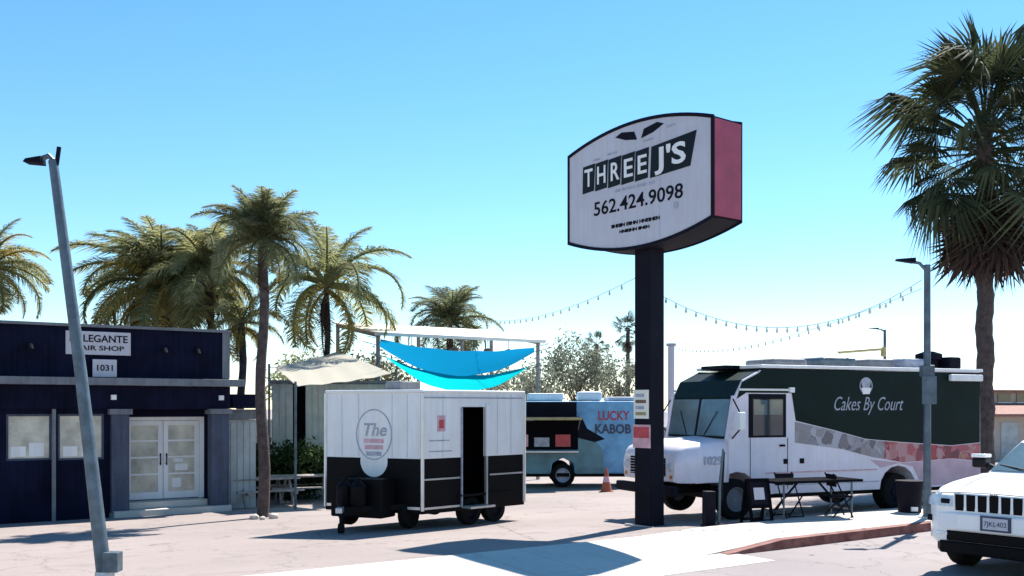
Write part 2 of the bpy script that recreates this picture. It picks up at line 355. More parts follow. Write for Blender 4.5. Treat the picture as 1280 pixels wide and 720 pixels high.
for s0, s1, z0, z1 in ((3.66, 4.63, .89, 1.97), (4.76, 5.8, .87, 1.97)):
    fr = MB(); t = .05
    for a in ((s0, s0 + t, z0, z1), (s1 - t, s1, z0, z1), (s0 + t, s1 - t, z0, z0 + t), (s0 + t, s1 - t, z1 - t, z1)): wall_piece(fr, a[0], a[1], a[2], a[3], .03, .1)
    wo_ = fr.build('window', m_navy2, shop)
    pn = MB(); wall_piece(pn, s0 + t, s1 - t, z0 + t, z1 - t, .06, .07); pn.build('pane', m_shopglass, wo_)
    for k in range(2):
        cx = s0 + (s1 - s0) * (.28 + .44 * k) - .04 * k; q = MB(); wall_piece(q, cx - .17, cx + .15, z0 + .09, z0 + .33 + .08 * k, .054, .058); q.build('notice', m_white, wo_)
# doors in the porch (plane n = 26.15)
dn = .62
fr = MB(); fr.box(bx(6.30), bx(6.44), dn - .02, dn + .1, .32, 2.43); fr.box(bx(8.30), bx(8.42), dn - .02, dn + .1, .32, 2.43); fr.box(bx(6.44), bx(8.30), dn - .02, dn + .1, 2.34, 2.43)
fr.build('door_frame', m_white, shop)
for k in range(2):
    x0 = bx(6.45) + k * .93; x1 = x0 + .915; b = MB(); y0, y1 = dn - .012, dn + .04
    b.box(x0, x0 + .12, y0, y1, .34, 2.33); b.box(x1 - .12, x1, y0, y1, .34, 2.33)
    zz = [.34, .55, .98, 1.42, 1.86, 2.24, 2.33]
    b.box(x0 + .12, x1 - .12, y0, y1, .34, .52); b.box(x0 + .12, x1 - .12, y0, y1, 2.22, 2.33)
    for z in (.95, 1.38, 1.80): b.box(x0 + .12, x1 - .12, y0 + .01, y1, z, z + .045)
    d = b.build('door', m_white, shop)
    for z0, z1 in ((.52, .95), (.995, 1.38), (1.425, 1.80), (1.845, 2.22)):
        MB().box(x0 + .12, x1 - .12, dn + .01, dn + .02, z0, z1).build('pane', m_shopglass, d)
    hx = x1 - .07 if k == 0 else x0 + .07
    h = MB(); h.tube([(hx, y0 - .05, 1.2), (hx, y0 - .05, 1.5)], .016, 8); h.box(hx - .012, hx + .012, y0 - .05, y0, 1.22, 1.25); h.box(hx - .012, hx + .012, y0 - .05, y0, 1.45, 1.48); h.build('handle', m_black, d)
    if k == 1:
        for (a, c, e, g) in ((.22, .45, .62, .86), (.3, .62, 1.05, 1.22), (.25, .5, 1.27, 1.36)): MB().box(x0 + a, x0 + c, dn - .0, dn + .006, e, g).build('notice', m_white, d)
MB().box(bx(5.97), bx(8.845), -.30, .8, 0, .16).build('porch_step', m_conc, shop, bevel=.01)
MB().box(bx(6.2), bx(8.35), .1, .62, .163, .32).build('door_step', m_conc, shop, bevel=.01)
for px in (204, 248, 40):
    sx = 3.4 + (px - 0) / 285 * 5.3
    b = MB(); b.box(bx(sx) - .05, bx(sx) + .05, -.16, -.032, 4.06, 4.16); b.lathe([(0, -.08), (.06, -.08), (.075, .05), (0, .06)], 10, Matrix.Translation((bx(sx), -.2, 4.08)) @ Matrix.Rotation(R(-35), 4, 'X'))
    b.build('floodlight', m_signdark, shop)
for sx in (5.98, 8.62):
    b = MB(); b.box(bx(sx) - .06, bx(sx) + .06, -.2, -.122, 2.86, 2.98); b.build('porch_light', m_white, shop)
rf = MB(); rf.box(bx(5.6), bx(6.3), 2.5, 3.2, 3.14, 4.86); rf.build('roof_unit', m_gtrim, shop)
# name boards screwed on the parapet
def wall_board(s0, s1, z0, z1, label, lines, n=25.47):
    o = thing('sign_board', label, 'sign', W((s0 + s1) / 2, n, z0), A35); w = s1 - s0; h = z1 - z0
    b = MB(); b.box(-w / 2, w / 2, -.05, -.0, 0, h); b.build('panel', m_signface, o, bevel=.006)
    for txt, size, zc, wd in lines:
        lettering(txt, size, o, m_signdark, side(0, -.054, zc * h), bold=size * .015, width=wd)
    return o
wall_board(4.92, 6.40, 3.39, 3.95, 'long white sign board with dark lettering high on navy parapet', [('E LLEGANTE', .24, .68, 1.32), ('HAIR SHOP', .16, .28, 1.15)])
wall_board(5.50, 6.05, 2.86, 3.28, 'small square pale sign board below the lettered sign on navy wall', [('1031', .2, .5, .36)], n=25.37)

# pale annex between the shop and the palm
an = thing('annex_building', 'small pale grey annex wall beside the navy shop corner', 'building', W(9.0, 25.9, -.55), A35)
MB().box(0, .75, 0, 3.0, 0, 2.35).build('wall', m_shed, an); MB().box(-.05, .82, -.12, 3.05, 2.36, 2.62).build('roof_trim', m_gtrim, an)
for k in range(4): MB().box(.06 + .175 * k, .215 + .175 * k, -.02, -.001, .12, 2.3).build('board', m_shed, an)
MB().box(.0, .8, -.35, -.125, 2.65, 3.02).build('awning_box', m_navy, an)

# ------------------------------------------------------------------ shed, cream canopy, patio roof, sails
sh = thing('garden_shed', 'grey boarded shed under the cream canopy behind shrubs', 'shed', at(340, 600, 30.5) * 1, 0)
sh.location = Vector((at(340, 500, 30.5).x, 30.5, -.55)); sh.rotation_euler = (0, 0, R(12))
b = MB(); b.box(0, .62, 0, .08, 0, 3.4); b.box(1.0, 1.5, 0, .08, 0, 3.4); b.box(1.5, 3.6, 0, .08, 0, 3.4); b.box(0, .08, .08, 2.6, 0, 3.4); b.box(3.52, 3.6, .08, 2.6, 0, 3.4); b.box(.08, 3.52, 2.52, 2.6, 0, 3.4); b.build('wall', m_shed, sh)
MB().box(.62, 1.0, .3, .36, 0, 3.3).build('doorway_dark_sheet', m_dark, sh)  # flat dark sheet standing in for the shade inside the door opening
for k in range(14):
    x = 1.02 + k * .185
    MB().box(x, x + .17, -.025, -.002, .05, 3.38).build('board', m_shed, sh)
for k in range(3): MB().box(.02 + k * .2, .2 + k * .2, -.025, -.002, .05, 3.38).build('board', m_shed, sh)
MB().box(-.1, 3.7, -.1, 2.7, 3.41, 3.5).build('roof', m_gtrim, sh)
def sail(name, label, cat, corners, sag, mat, nu=16, nv=8, ropes=True, group=None, th=.01):
    P = [Vector(c) for c in corners]; base = sum(P, Vector()) / 4; base.z = -.55
    o = thing(name, label, cat, base, 0, group); b = MB()
    for top in (0, 1):
        for i in range(nu + 1):
            for j in range(nv + 1):
                u, v = i / nu, j / nv; p = P[0] * (1 - u) * (1 - v) + P[1] * u * (1 - v) + P[2] * u * v + P[3] * (1 - u) * v
                z = -sag[0] * 4 * u * (1 - u) * (1 - v) - sag[1] * 4 * u * (1 - u) * v
                b.v.append(tuple(p + Vector((0, 0, z - th * top + .015 * math.sin(u * 23 + v * 5))) - base))
    K = (nu + 1) * (nv + 1); g = lambda t, i, j: t * K + i * (nv + 1) + j
    for i in range(nu):
        for j in range(nv):
            b.f.append((g(0, i, j), g(0, i + 1, j), g(0, i + 1, j + 1), g(0, i, j + 1))); b.f.append((g(1, i, j), g(1, i, j + 1), g(1, i + 1, j + 1), g(1, i + 1, j)))
    for i in range(nu): b.f.append((g(0, i, 0), g(1, i, 0), g(1, i + 1, 0), g(0, i + 1, 0))); b.f.append((g(0, i, nv), g(0, i + 1, nv), g(1, i + 1, nv), g(1, i, nv)))
    for j in range(nv): b.f.append((g(0, 0, j), g(0, 0, j + 1), g(1, 0, j + 1), g(1, 0, j))); b.f.append((g(0, nu, j), g(1, nu, j), g(1, nu, j + 1), g(0, nu, j + 1)))
    b.build('canvas', mat, o, smooth=True)
    for p in (P if ropes else []):
        q = MB(); out = Vector((p.x - base.x, p.y - base.y, 0)).normalized() * .18
        q.tube([p + out - base + Vector((0, 0, .1)), Vector((p.x + out.x - base.x, p.y + out.y - base.y, 0))], .035, 8); q.tube([p - base, p + out - base], .012, 6); q.build('post', m_galv, o)
    if not ropes:
        for p in P:
            out = Vector((p.x - base.x, (p.y - base.y) * .4, 0)).normalized() * .5; MB().tube([p - base, p + out - base + Vector((0, 0, .12))], .012, 6).build('rope', m_galv, o)
    return o
sail('shade_canopy', 'cream sloping canvas canopy over the grey shed', 'canopy', [at(343, 459, 29.2), at(425, 439, 32), at(489, 467, 27.2), at(372, 482, 26)], (.02, .05), m_sailc)
sail('shade_sail', 'deep blue shade sail sagging under the white patio roof', 'shade sail', [at(476, 424, 33.2), at(668, 434, 33.5), at(668, 440, 30.6), at(474, 432, 30.4)], (.25, .82), m_sailb, ropes=False)
sail('shade_sail', 'turquoise shade sail hanging lowest beneath the deep blue sail', 'shade sail', [at(482, 446, 31), at(660, 458, 31.5), at(656, 462, 28.4), at(484, 447, 28.0)], (.42, .78), m_sailt, ropes=False)
pr = thing('patio_roof', 'long flat white patio roof on slim posts behind the trailer', 'pavilion', W(15.25, 29.6, -.55), A35)
MR = Matrix.Translation((0, 0, 5.10)) @ Matrix.Rotation(math.atan2(.58, 3.4), 4, 'X')
for k in range(9): MB().box(.77 * k + .003, .77 * k + .757, 0, 3.45, 0, .05, MR).build('roof_panel', m_cream, pr)
MB().box(-.05, 6.97, -.05, -.002, -.05, .06, MR).build('fascia', m_cream, pr)
for x in (.15, 3.45, 6.75):
    MB().box(x - .05, x + .05, .10, .20, 0, 5.08).build('post', m_wood, pr); MB().box(x - .05, x + .05, 3.2, 3.3, 0, 5.6).build('post', m_wood, pr)
    MB().beam(MR @ Vector((x, .02, -.07)), MR @ Vector((x, 3.4, -.07)), .06, .12).build('rafter', m_wood, pr)
for x in (1.4, 3.1, 4.5, 5.4):
    b = MB(); b.tube([(x, .1, 5.06), (x, .1, 4.75)], .012, 6); b.lathe([(0, -.25), (.13, -.2), (.16, 0), (.05, .05), (0, .05)], 12, Matrix.Translation((x, .1, 4.72))); b.build('hanging_lantern', m_brown, pr)

# ------------------------------------------------------------------ pole sign
c_near = Vector((3.35, 16.6)); c_far = Vector((1.09, 19.4)); fd = (c_far - c_near); FL = fd.length; fang = math.atan2(-fd.y, -fd.x)
thick = .73; nrm = Vector((.778, .628))
ctr = (c_near + c_far) / 2 + nrm * thick / 2
pgz = gz(ctr.x, ctr.y)
ps = thing('pole_sign', 'tall pole sign with white arched cabinet, red side and dark square pole', 'sign', (ctr.x, ctr.y, pgz), fang)
zb, zt = 5.28 - pgz, 7.0 - pgz; hw = FL / 2
def arch(hw, zb, zt, rise, sagb, n=20):
    top = [(hw - 2 * hw * i / n, zt + rise * (1 - (1 - 2 * i / n) ** 2)) for i in range(n + 1)]
    bot = [(-hw + 2 * hw * i / n, zb - sagb * (1 - (1 - 2 * i / n) ** 2)) for i in range(n + 1)]
    return bot + top
y0, y1 = -thick / 2, thick / 2
outer = arch(hw, zb, zt, .30, .30)
cab = MB().prism([(x, z) for x, z in arch(hw - .02, zb + .015, zt - .015, .30, .30)], y0 + .03, y1 - .03, Matrix.Rotation(R(90), 4, 'X')).build('cabinet', m_signdark, ps)
MB().box(hw - .018, hw + .006, y0 + .02, y1 - .02, zb + .05, zt - .05).build('side_panel', m_signred, ps); MB().box(-hw - .006, -hw + .018, y0 + .02, y1 - .02, zb + .05, zt - .05).build('side_panel', m_signred, ps)
inner = arch(hw - .05, zb + .05, zt - .05, .29, .29)
def facepanel(yy, nm):
    Mx = Matrix.Translation((0, yy, 0)) @ Matrix.Rotation(R(90), 4, 'X')
    f = MB().prism(inner, -.006, .006, Mx).build('face', m_signface, ps)
    b = MB(); n = len(outer); vs = []
    for yo in (-.02, .02):
        for poly in (outer, inner): vs += [Mx @ Vector((x, z, yo)) for x, z in poly]
    fs = []
    for i in range(n):
        j = (i + 1) % n; fs += [(i, j, n + j, n + i), (2 * n + i, 3 * n + i, 3 * n + j, 2 * n + j), (i, 2 * n + i, 2 * n + j, j), (n + i, n + j, 3 * n + j, 3 * n + i)]
    b.add(vs, fs).build('face_frame', m_signdark, ps); return f
f1 = facepanel(y0, 'a'); f2 = facepanel(y1, 'b')
ft = thick / 2 + .012
zc = (zb + zt) / 2
yf = y0 - .0085
# slanted letter tiles of the name
bar = MB(); x = -1.28; letters = 'THREE'; tw = .29; baseline = zc + .10
for i, ch in enumerate(letters):
    xa = -1.38 + i * .345; q = [(xa, baseline - .05), (xa + .315, baseline - .03), (xa + .345, baseline + .48 + .008 * i), (xa + .015, baseline + .46 + .008 * i)]
    t = MB().prism(q, 0, .004, side(0, yf, 0)).build('letter_tile', m_blackg, f1)
    lettering(ch, .47, f1, m_white, side(xa + .172, yf - .0055, baseline + .215), 'letter', bold=.006, width=.22)
q = [(.37, baseline - .05), (1.30, baseline + .0), (1.44, baseline + .58), (.40, baseline + .50)]
MB().prism(q, 0, .004, side(0, yf, 0)).build('letter_tile', m_blackg, f1)
lettering("J'S", .50, f1, m_white, side(.88, yf - .0055, baseline + .25), 'letter', bold=.012, width=.72)
lettering('562.424.9098', .36, f1, m_signdark, side(.03, yf, zc - .30), bold=.004, width=2.2)
for xa, xb in ((-.5, -.36), (-.32, .0), (.05, .3), (.34, .48)): MB().box(xa, xb, yf - .003, yf, zc - .06, zc - .005).build('small_print', m_grey, f1)
lettering('IIHEIIN EIIHN HNEIHEN', .085, f1, m_signdark, side(.0, yf, zc - .68), 'small_print', bold=.004, width=1.2)
lettering('HNIEIHN IINEH', .075, f1, m_signdark, side(-.02, yf, zc - .80), 'small_print', bold=.004, width=.75)
for x in (0.6,): MB().box(x - .002, x + .002, yf - .0015, yf + .002, zb - .15, zt + .15).build('panel_seam', m_grey, f1)
for sx in (-1, 1):                                            # winged mark above the name
    q = [(sx * .05, 0), (sx * .34, .05), (sx * .60, .15), (sx * .44, .21), (sx * .12, .16)]
    MB().prism([(x_ + .10, z_) for x_, z_ in q], 0, .004, side(0, yf, zc + .80)).build('wing_mark', m_signdark, f1)
for xa, xb, z in ((-1.1, -.9, .62), (-.7, -.45, .66), (.2, .45, .72), (.75, .95, .86)): MB().box(xa, xb, yf - .003, yf, zc + z, zc + z + .035).build('small_print', m_grey, f1)
MB().lathe([(0, 0), (.06, 0), (.06, .004), (0, .004)], 16, side(.98, yf, zc - .52)).build('registered_mark', m_grey, f1)
pl = MB(); pl.box(-.19, .19, -.19, .19, 0, zb - .20); pl.build('pole', m_signdark, ps, bevel=.015)
for k in (-1, 1): MB().box(-.34, .34, k * .27 - .02, k * .27 + .02, -.05, .03).build('base_plate', m_steel, ps)
pole_l = Vector((ctr.x, ctr.y, pgz))
pn1 = thing('notice_board', 'small yellow and white notice strapped to the sign pole', 'notice', pole_l + Matrix.Rotation(fang, 3, 'Z') @ Vector((-.01, -.191, 1.95)), fang)
MB().box(-.18, .18, -.022, -.002, 0, .52).build('panel', m_cream, pn1)
for k in range(4): MB().box(-.13, .13 - .05 * (k % 2), -.026, -.0225, .06 + .11 * k, .12 + .11 * k).build('print_line', (m_yellow, m_grey, m_brown, m_grey)[k], pn1)
pn2 = thing('notice_board', 'red and white notice low on the sign pole below the yellow one', 'notice', pole_l + Matrix.Rotation(fang, 3, 'Z') @ Vector((0, -.191, 1.42)), fang)
MB().box(-.21, .21, -.022, -.002, 0, .42).build('panel', m_pinkp, pn2); MB().box(-.19, .19, -.026, -.0225, .18, .38).build('print_block', m_red, pn2)

# ------------------------------------------------------------------ street lamps
def base_at(D, px): x = (px - CX) / FOC * D; return Vector((x, D, gz(x, D)))
o = base_at(12.3, 131)
l1 = thing('street_lamp', 'leaning galvanised lamp post with stub arm in front of the navy shop', 'street lamp', o)
lean = Vector((-.66, .05, 5.18))
b = MB(); b.tube([(0, 0, 0), lean * .5 + Vector((.02, 0, 0)), lean], [.092, .074, .056], 14); b.build('pole', m_galv, l1, smooth=True)
b = MB(); b.tube([lean, lean + Vector((-.05, 0, .06)), lean + Vector((-.16, 0, .02))], .035, 8); b.build('arm', m_galv, l1, smooth=True)
b = MB(); t = lean + Vector((-.22, 0, .0)); b.add([t + Vector(v) for v in ((-.12, -.09, -.03), (.1, -.09, -.05), (.1, .09, -.05), (-.12, .09, -.03), (-.1, -.06, .02), (.1, -.07, .05), (.1, .07, .05), (-.1, .06, .02))], [(0, 3, 2, 1), (4, 5, 6, 7), (0, 1, 5, 4), (1, 2, 6, 5), (2, 3, 7, 6), (3, 0, 4, 7)]); b.build('lamp_head', m_signdark, l1, bevel=.01)
b = MB(); b.tube([lean + Vector((.045, 0, -.05)), lean + Vector((.075, 0, .17))], .028, 8); b.build('bracket_stub', m_signdark, l1)
MB().box(-.02 + .03, .20, -.12, .06, .12, .36).build('junction_box', m_galv, l1, bevel=.008)
b = MB(); b.lathe([(.0, 0), (.2, 0), (.2, .03), (.12, .05), (.11, .12), (0, .12)], 14); b.build('base_flange', m_steel, l1)
def lamp(px, D, H, arm, label, r=.07, z0=None, box=True, group=None):
    p = base_at(D, px)
    if z0 is not None: p.z = z0
    l = thing('street_lamp', label, 'street lamp', p)
    MB().tube([(0, 0, 0), (0, 0, H)], [r, r * .8], 12).build('pole', m_galv, l, smooth=True)
    MB().tube([(0, 0, H - .12), (-arm * .25, 0, H + .03), (-arm * .45, 0, H + .05)], r * .45, 8).build('arm', m_galv, l, smooth=True)
    b = MB(); x0, x1 = -arm, -arm * .42
    b.add([(x0, -.05, H + .07), (x1, -.10, H + .03), (x1, .10, H + .03), (x0, .05, H + .07), (x0, -.04, H + .10), (x1, -.08, H + .12), (x1, .08, H + .12), (x0, .04, H + .10)], [(0, 3, 2, 1), (4, 5, 6, 7), (0, 1, 5, 4), (1, 2, 6, 5), (2, 3, 7, 6), (3, 0, 4, 7)]); b.build('lamp_head', m_signdark, l)
    if box:
        MB().box(-.13, .13, -.10, -.075, 2.05, 2.55).build('sign_plate', m_galv, l); MB().box(-.11, .11, -.075, .09, 2.55, 2.75).build('collar', m_galv, l, bevel=.01)
        MB().lathe([(0, 0), (.16, 0), (.16, .03), (.1, .05), (0, .05)], 12).build('base_flange', m_steel, l)
    return l
lamp(1159, 18.0, 4.56, .56, 'slim grey lamp post standing on the kerbside sidewalk behind white car', z0=.14)
lamp(1106, 60, 7.3, .95, 'distant small lamp post rising behind the green truck roof', r=.10, z0=-.55, box=False)
o = base_at(48, 839); o.z = -.55
b = MB(); up_ = thing('utility_post', 'pale capped post far behind the green truck windshield', 'post', o)
MB().tube([(0, 0, 0), (0, 0, 5.6)], .16, 10).build('shaft', m_signface, up_, smooth=True); MB().lathe([(0, 5.6), (.24, 5.6), (.24, 5.72), (0, 5.74)], 10).build('cap', m_grey, up_)

# ------------------------------------------------------------------ string lights
def strand(p, q, sag, label, n=16, bulb_gap=3):
    p, q = Vector(p), Vector(q); o = thing('string_lights', label, 'string lights', p, 0, None); b = MB()
    pts = [(p.lerp(q, i / n) - Vector((0, 0, sag * 4 * (i / n) * (1 - i / n)))) - p for i in range(n + 1)]
    b.tube(pts, .005, 5); b.build('wire', m_black, o)
    bm_ = MB(); bm_.lathe([(0, -.10), (.02, -.08), (.024, -.055), (.013, -.02), (.013, 0), (0, 0)], 8); me = bm_.mesh('bulb', m_bulb, True)
    for i in range(1, n): inst('bulb', me, o, pts[i] - Vector((0, 0, .005)))
    return o
pt = Vector((ctr.x, ctr.y, 0))
strand(pt + Vector((.15, .2, 4.25)), at(1152, 350, 18.0), .75, 'string of bulbs sagging from sign pole to the slim grey lamp post', 26)
strand(at(838, 433, 47.9), at(1152, 361, 18.05), .55, 'string of bulbs rising from the far pale post to the slim lamp post', 34)
strand(pt + Vector((-.25, .1, 4.5)), at(600, 398, 36), .35, 'string of bulbs running from sign pole back to the patio roof', 22)

# ------------------------------------------------------------------ wheels
def wheel(parent, x, y, z, r, w, out=1, rim=m_steel, spokes=0, name='wheel'):
    M = Matrix.Translation((x, y, z)) @ Matrix.Rotation(R(90), 4, 'X')
    t = MB(); t.lathe([(r * .6, -w / 2), (r * .9, -w / 2), (r * .98, -w * .4), (r, -w * .3), (r, w * .3), (r * .98, w * .4), (r * .9, w / 2), (r * .6, w / 2), (r * .6, -w / 2)], 28, M)
    o = t.build(name, m_rubber, parent, smooth=True, angle=30)
    k = -out; f = w / 2 * k
    prof = [(0, f * .55), (r * .16, f * .6), (r * .2, f * .45), (r * .5, f * .35), (r * .56, f * .95), (r * .605, f * .98)]
    q = MB(); q.lathe(prof, 28, M); rr = q.build('rim', rim, o, smooth=True, angle=30)
    if spokes:
        b = MB()
        for i in range(spokes):
            a = 2 * math.pi * i / spokes; d = Vector((math.cos(a), math.sin(a), 0)); b.beam(M @ (d * r * .1 + Vector((0, 0, f * .75))), M @ (d * r * .57 + Vector((0, 0, f * .85))), r * .16, .03, up=(0, 1, 0))
        b.build('spoke', rim, o)
    return o

# ------------------------------------------------------------------ white and black concession trailer
B0 = Vector((-1.65, 18.4, 0)); B0.z = gz(B0.x, B0.y)
tr = thing('concession_trailer', 'white over black concession trailer with open doorway and oval badge', 'trailer', B0)
g0 = -B0.z
Fd = Vector((-.906, .4226, 0)); Sd = Vector((.7071, .7071, 0)); Pd = Vector((-.7071, .7071, 0))
A_ = Fd * 2.15; C_ = Sd * 2.68; E_ = C_ + Pd * 2.02
ZB, ZS, ZT = .24 + g0, 1.18 + g0, 2.40 + g0
def frame(orig, d):     # x along d, y inwards, z up
    d = d.normalized(); y = Vector((-d.y, d.x, 0)); return Matrix(((d.x, y.x, 0, orig.x), (d.y, y.y, 0, orig.y), (0, 0, 1, 0), (0, 0, 0, 1)))
Mf = frame(A_, -Fd); Ms = frame(Vector((0, 0, 0)), Sd)
Mb = frame(C_, E_ - C_); Ml = frame(E_, A_ - E_)
up = MB(); lo = MB(); Lf, Ls, Lb, Ll = 2.15, 2.68, 2.02, (A_ - E_).length
d0, d1 = .98, 1.58
for Mx, L in ((Mf, Lf), (Mb, Lb), (Ml, Ll)):
    up.box(0.03, L - .03, .0, .04, ZS, ZT, Mx); lo.box(.03, L - .03, 0, .04, ZB, ZS - .002, Mx)
up.box(.03, d0, 0, .04, ZS, ZT, Ms); up.box(d1, Ls - .03, 0, .04, ZS, ZT, Ms); up.box(d0, d1, 0, .04, 2.14 + g0, ZT, Ms)
lo.box(.03, d0, 0, .04, ZB, ZS - .002, Ms); lo.box(d1, Ls - .03, 0, .04, ZB, ZS - .002, Ms)
up.build('upper_wall', m_white, tr); lo.build('lower_wall', m_black, tr)
MB().prism([(A_.x, A_.y), (0, 0), (C_.x, C_.y), (E_.x, E_.y)], ZB - .08, ZB - .002).build('floor', m_black, tr)
MB().prism([(A_.x - .02, A_.y - .02), (0, -.03), (C_.x + .03, C_.y), (E_.x, E_.y + .03)], ZT + .002, ZT + .06).build('roof', m_white, tr, bevel=.02)
for p, in ((A_,), (Vector((0, 0, 0)),), (C_,), (E_,)):
    MB().tube([(p.x, p.y, ZB - .02), (p.x, p.y, ZT)], .035, 8).build('corner_trim', m_alu, tr, smooth=True)
MB().box(.04, 1.0, -.02, -.001, ZB, ZB + .05, Mf).build('rail', m_alu, tr); MB().box(1.55, Lf - .04, -.02, -.001, ZB, ZB + .05, Mf).build('rail', m_alu, tr)
MB().box(.04, d0 - .06, -.02, -.001, .78 + g0, .81 + g0, Ms).build('rail', m_alu, tr); MB().box(d1 + .12, Ls - .04, -.02, -.001, .80 + g0, .83 + g0, Ms).build('rail', m_alu, tr)
MB().box(.04, d0 - .06, -.02, -.001, ZB, ZB + .04, Ms).build('rail', m_alu, tr)
MB().box(.05, Ls - .05, -.012, -.001, ZT - .1, ZT - .075, Ms).build('rail', m_grey, tr)
MB().box(d1, d1 + .10, -.05, .02, ZS, 2.18 + g0, Ms).build('door_jamb', m_white, tr); MB().box(d1, d1 + .04, -.05, .02, ZB, ZS - .003, Ms).build('door_jamb', m_alu, tr); MB().box(d0 - .03, d0, -.03, .02, ZB, ZS + .95, Ms).build('door_jamb', m_grey, tr)
MB().box(d0 - .02, d1 + .02, -.28, -.002, ZB - .03, ZB + .01, Ms).build('door_step', m_alu, tr)
MB().box(.2, 2.4, .75, .95, ZB, ZT - .05, Ms).build('dark_lining', m_dark, tr); MB().box(.35, .39, .05, .75, ZB, ZT - .05, Ms).build('dark_lining', m_dark, tr); MB().box(2.3, 2.34, .05, .75, ZB, ZT - .05, Ms).build('dark_lining', m_dark, tr); MB().box(.39, 2.3, .05, .75, ZB, ZB + .02, Ms).build('dark_floor_lining', m_dark, tr)  # near-black lining added so the open doorway reads as deep shade
for Mx, xs in ((Mf, (.38, .76, 1.5, 1.83)), (Ms, (.5, 1.92, 2.3))):
    for x in xs: MB().box(x - .004, x + .004, -.006, -.0005, ZS + .02, ZT - .02, Mx).build('panel_seam', m_signface, tr)
# badge on the front
def ring(parent, M, rx, rz, w, mat, nm='badge_ring', th=.006, n=40):
    b = MB(); vs = []
    for y in (0, th):
        for k in (1, 1 - w / rx):
            vs += [M @ Vector((rx * k * math.cos(2 * math.pi * i / n), rz * (1 - (1 - k) * rx / rz) * math.sin(2 * math.pi * i / n), y)) for i in range(n)]
    fs = []
    for i in range(n):
        j = (i + 1) % n; fs += [(i, j, n + j, n + i), (2 * n + i, 3 * n + i, 3 * n + j, 2 * n + j), (i, 2 * n + i, 2 * n + j, j), (n + i, n + j, 3 * n + j, 3 * n + i)]
    b.add(vs, fs); return b.build(nm, mat, parent)
def disc(parent, M, rx, rz, mat, nm='badge_disc', th=.004, n=32):
    return MB().prism([(rx * math.cos(2 * math.pi * i / n), rz * math.sin(2 * math.pi * i / n)) for i in range(n)], 0, th, M).build(nm, mat, parent)
bc = Mf @ side(1.10, -.002, 1.62 + g0)
disc(tr, Mf @ side(1.10, -.001, 1.12 + g0), .30, .30, m_white); ring(tr, bc, .40, .48, .022, m_grey)
lettering('The', .34, tr, m_grey, Mf @ side(1.10, -.006, 1.70 + g0), bold=.004, shear=.25)
for k, (w_, c_) in enumerate(((.44, m_pinkp), (.40, m_pinkp), (.34, m_grey))): MB().box(1.10 - w_ / 2, 1.10 + w_ / 2, -.006, -.002, 1.46 + g0 - .12 * k, 1.54 + g0 - .12 * k, Mf).build('badge_print', c_, tr)
MB().box(.36, .56, -.006, -.002, 1.68 + g0, 1.98 + g0, Ms).build('poster', m_pinkp, tr); MB().box(.40, .52, -.009, -.0065, 1.74 + g0, 1.9 + g0, Ms).build('poster_print', m_red, tr)
for k in range(2): MB().box(.16, .72 - .06 * k, -.006, -.002, 1.30 + g0 + .2 * k, 1.32 + g0 + .2 * k, Ms).build('print_line', m_grey, tr)
# chassis, wheels, tongue
for t_ in (1.24, 1.89):
    p = Ms @ Vector((t_, .06, 0))
    hub = bpy.data.objects.new('wheel', None); bpy.data.objects.remove(hub)
    Mw = Ms @ Matrix.Translation((t_, .10, .27)) @ Matrix.Rotation(R(90), 4, 'X'); r, w = .27, .18
    wl_ = MB().lathe([(r * .6, -w / 2), (r * .95, -w / 2), (r, -w * .35), (r, w * .35), (r * .95, w / 2), (r * .6, w / 2), (r * .6, -w / 2)], 24, Mw).build('wheel', m_rubber, tr, smooth=True, angle=30)
    MB().lathe([(0, w * .3), (r * .5, w * .2), (r * .6, w * .48)], 20, Mw).build('rim', m_signdark, wl_, smooth=True)
    Mw2 = Ms @ Matrix.Translation((t_, 1.9, .27)) @ Matrix.Rotation(R(90), 4, 'X')
    wl2 = MB().lathe([(r * .6, -w / 2), (r * .95, -w / 2), (r, -w * .35), (r, w * .35), (r * .95, w / 2), (r * .6, w / 2), (r * .6, -w / 2)], 24, Mw2).build('wheel', m_rubber, tr, smooth=True, angle=30)
    MB().box(t_ - .04, t_ + .04, .1, 1.9, .23, .31, Ms).build('axle', m_black, tr)
MB().box(.86, 2.28, -.03, .22, .555, .60, Ms).build('mudguard', m_black, tr)
nose = Mf @ Vector((1.075, -1.05, .42))
for xx in (.35, 1.8):
    MB().beam(Mf @ Vector((xx, .1, .42)), nose, .07, .1).build('tongue_beam', m_black, tr)
MB().box(.50, 1.62, -.55, -.06, .24, .95, Mf).build('tongue_box', m_black, tr, bevel=.03)
for k in range(2): MB().lathe([(0, 0), (.13, 0), (.15, .05), (.15, .36), (.09, .43), (.04, .46), (.04, .52), (0, .52)], 16, Matrix.Translation(Mf @ Vector((.93 + .30 * k, -.72, .47)))).build('gas_bottle', m_black, tr, smooth=True)
MB().tube([nose + Vector((0, .05, -.36)), nose + Vector((0, .05, .35))], .035, 10).build('jack', m_signdark, tr)
MB().lathe([(0, -.05), (.09, -.05), (.09, .05), (0, .05)], 14, Matrix.Translation((nose.x, nose.y + .05, .09)) @ Matrix.Rotation(R(90), 4, 'Y')).build('jack_wheel', m_rubber, tr)
MB().box(-.06, .06, -.2, .1, -.04, .06, Matrix.Translation(nose)).build('coupler', m_steel, tr, bevel=.01)
Msp = Mf @ Matrix.Translation((.55, -.2, .30)) @ Matrix.Rotation(R(90), 4, 'X')
for xx in (.42, 1.75):
    MB().lathe([(.15, -.09), (.25, -.09), (.27, -.05), (.27, .05), (.25, .09), (.15, .09), (0, .06)], 22, Mf @ Matrix.Translation((xx, .18, .27)) @ Matrix.Rotation(R(90), 4, 'Y')).build('wheel', m_rubber, tr, smooth=True)
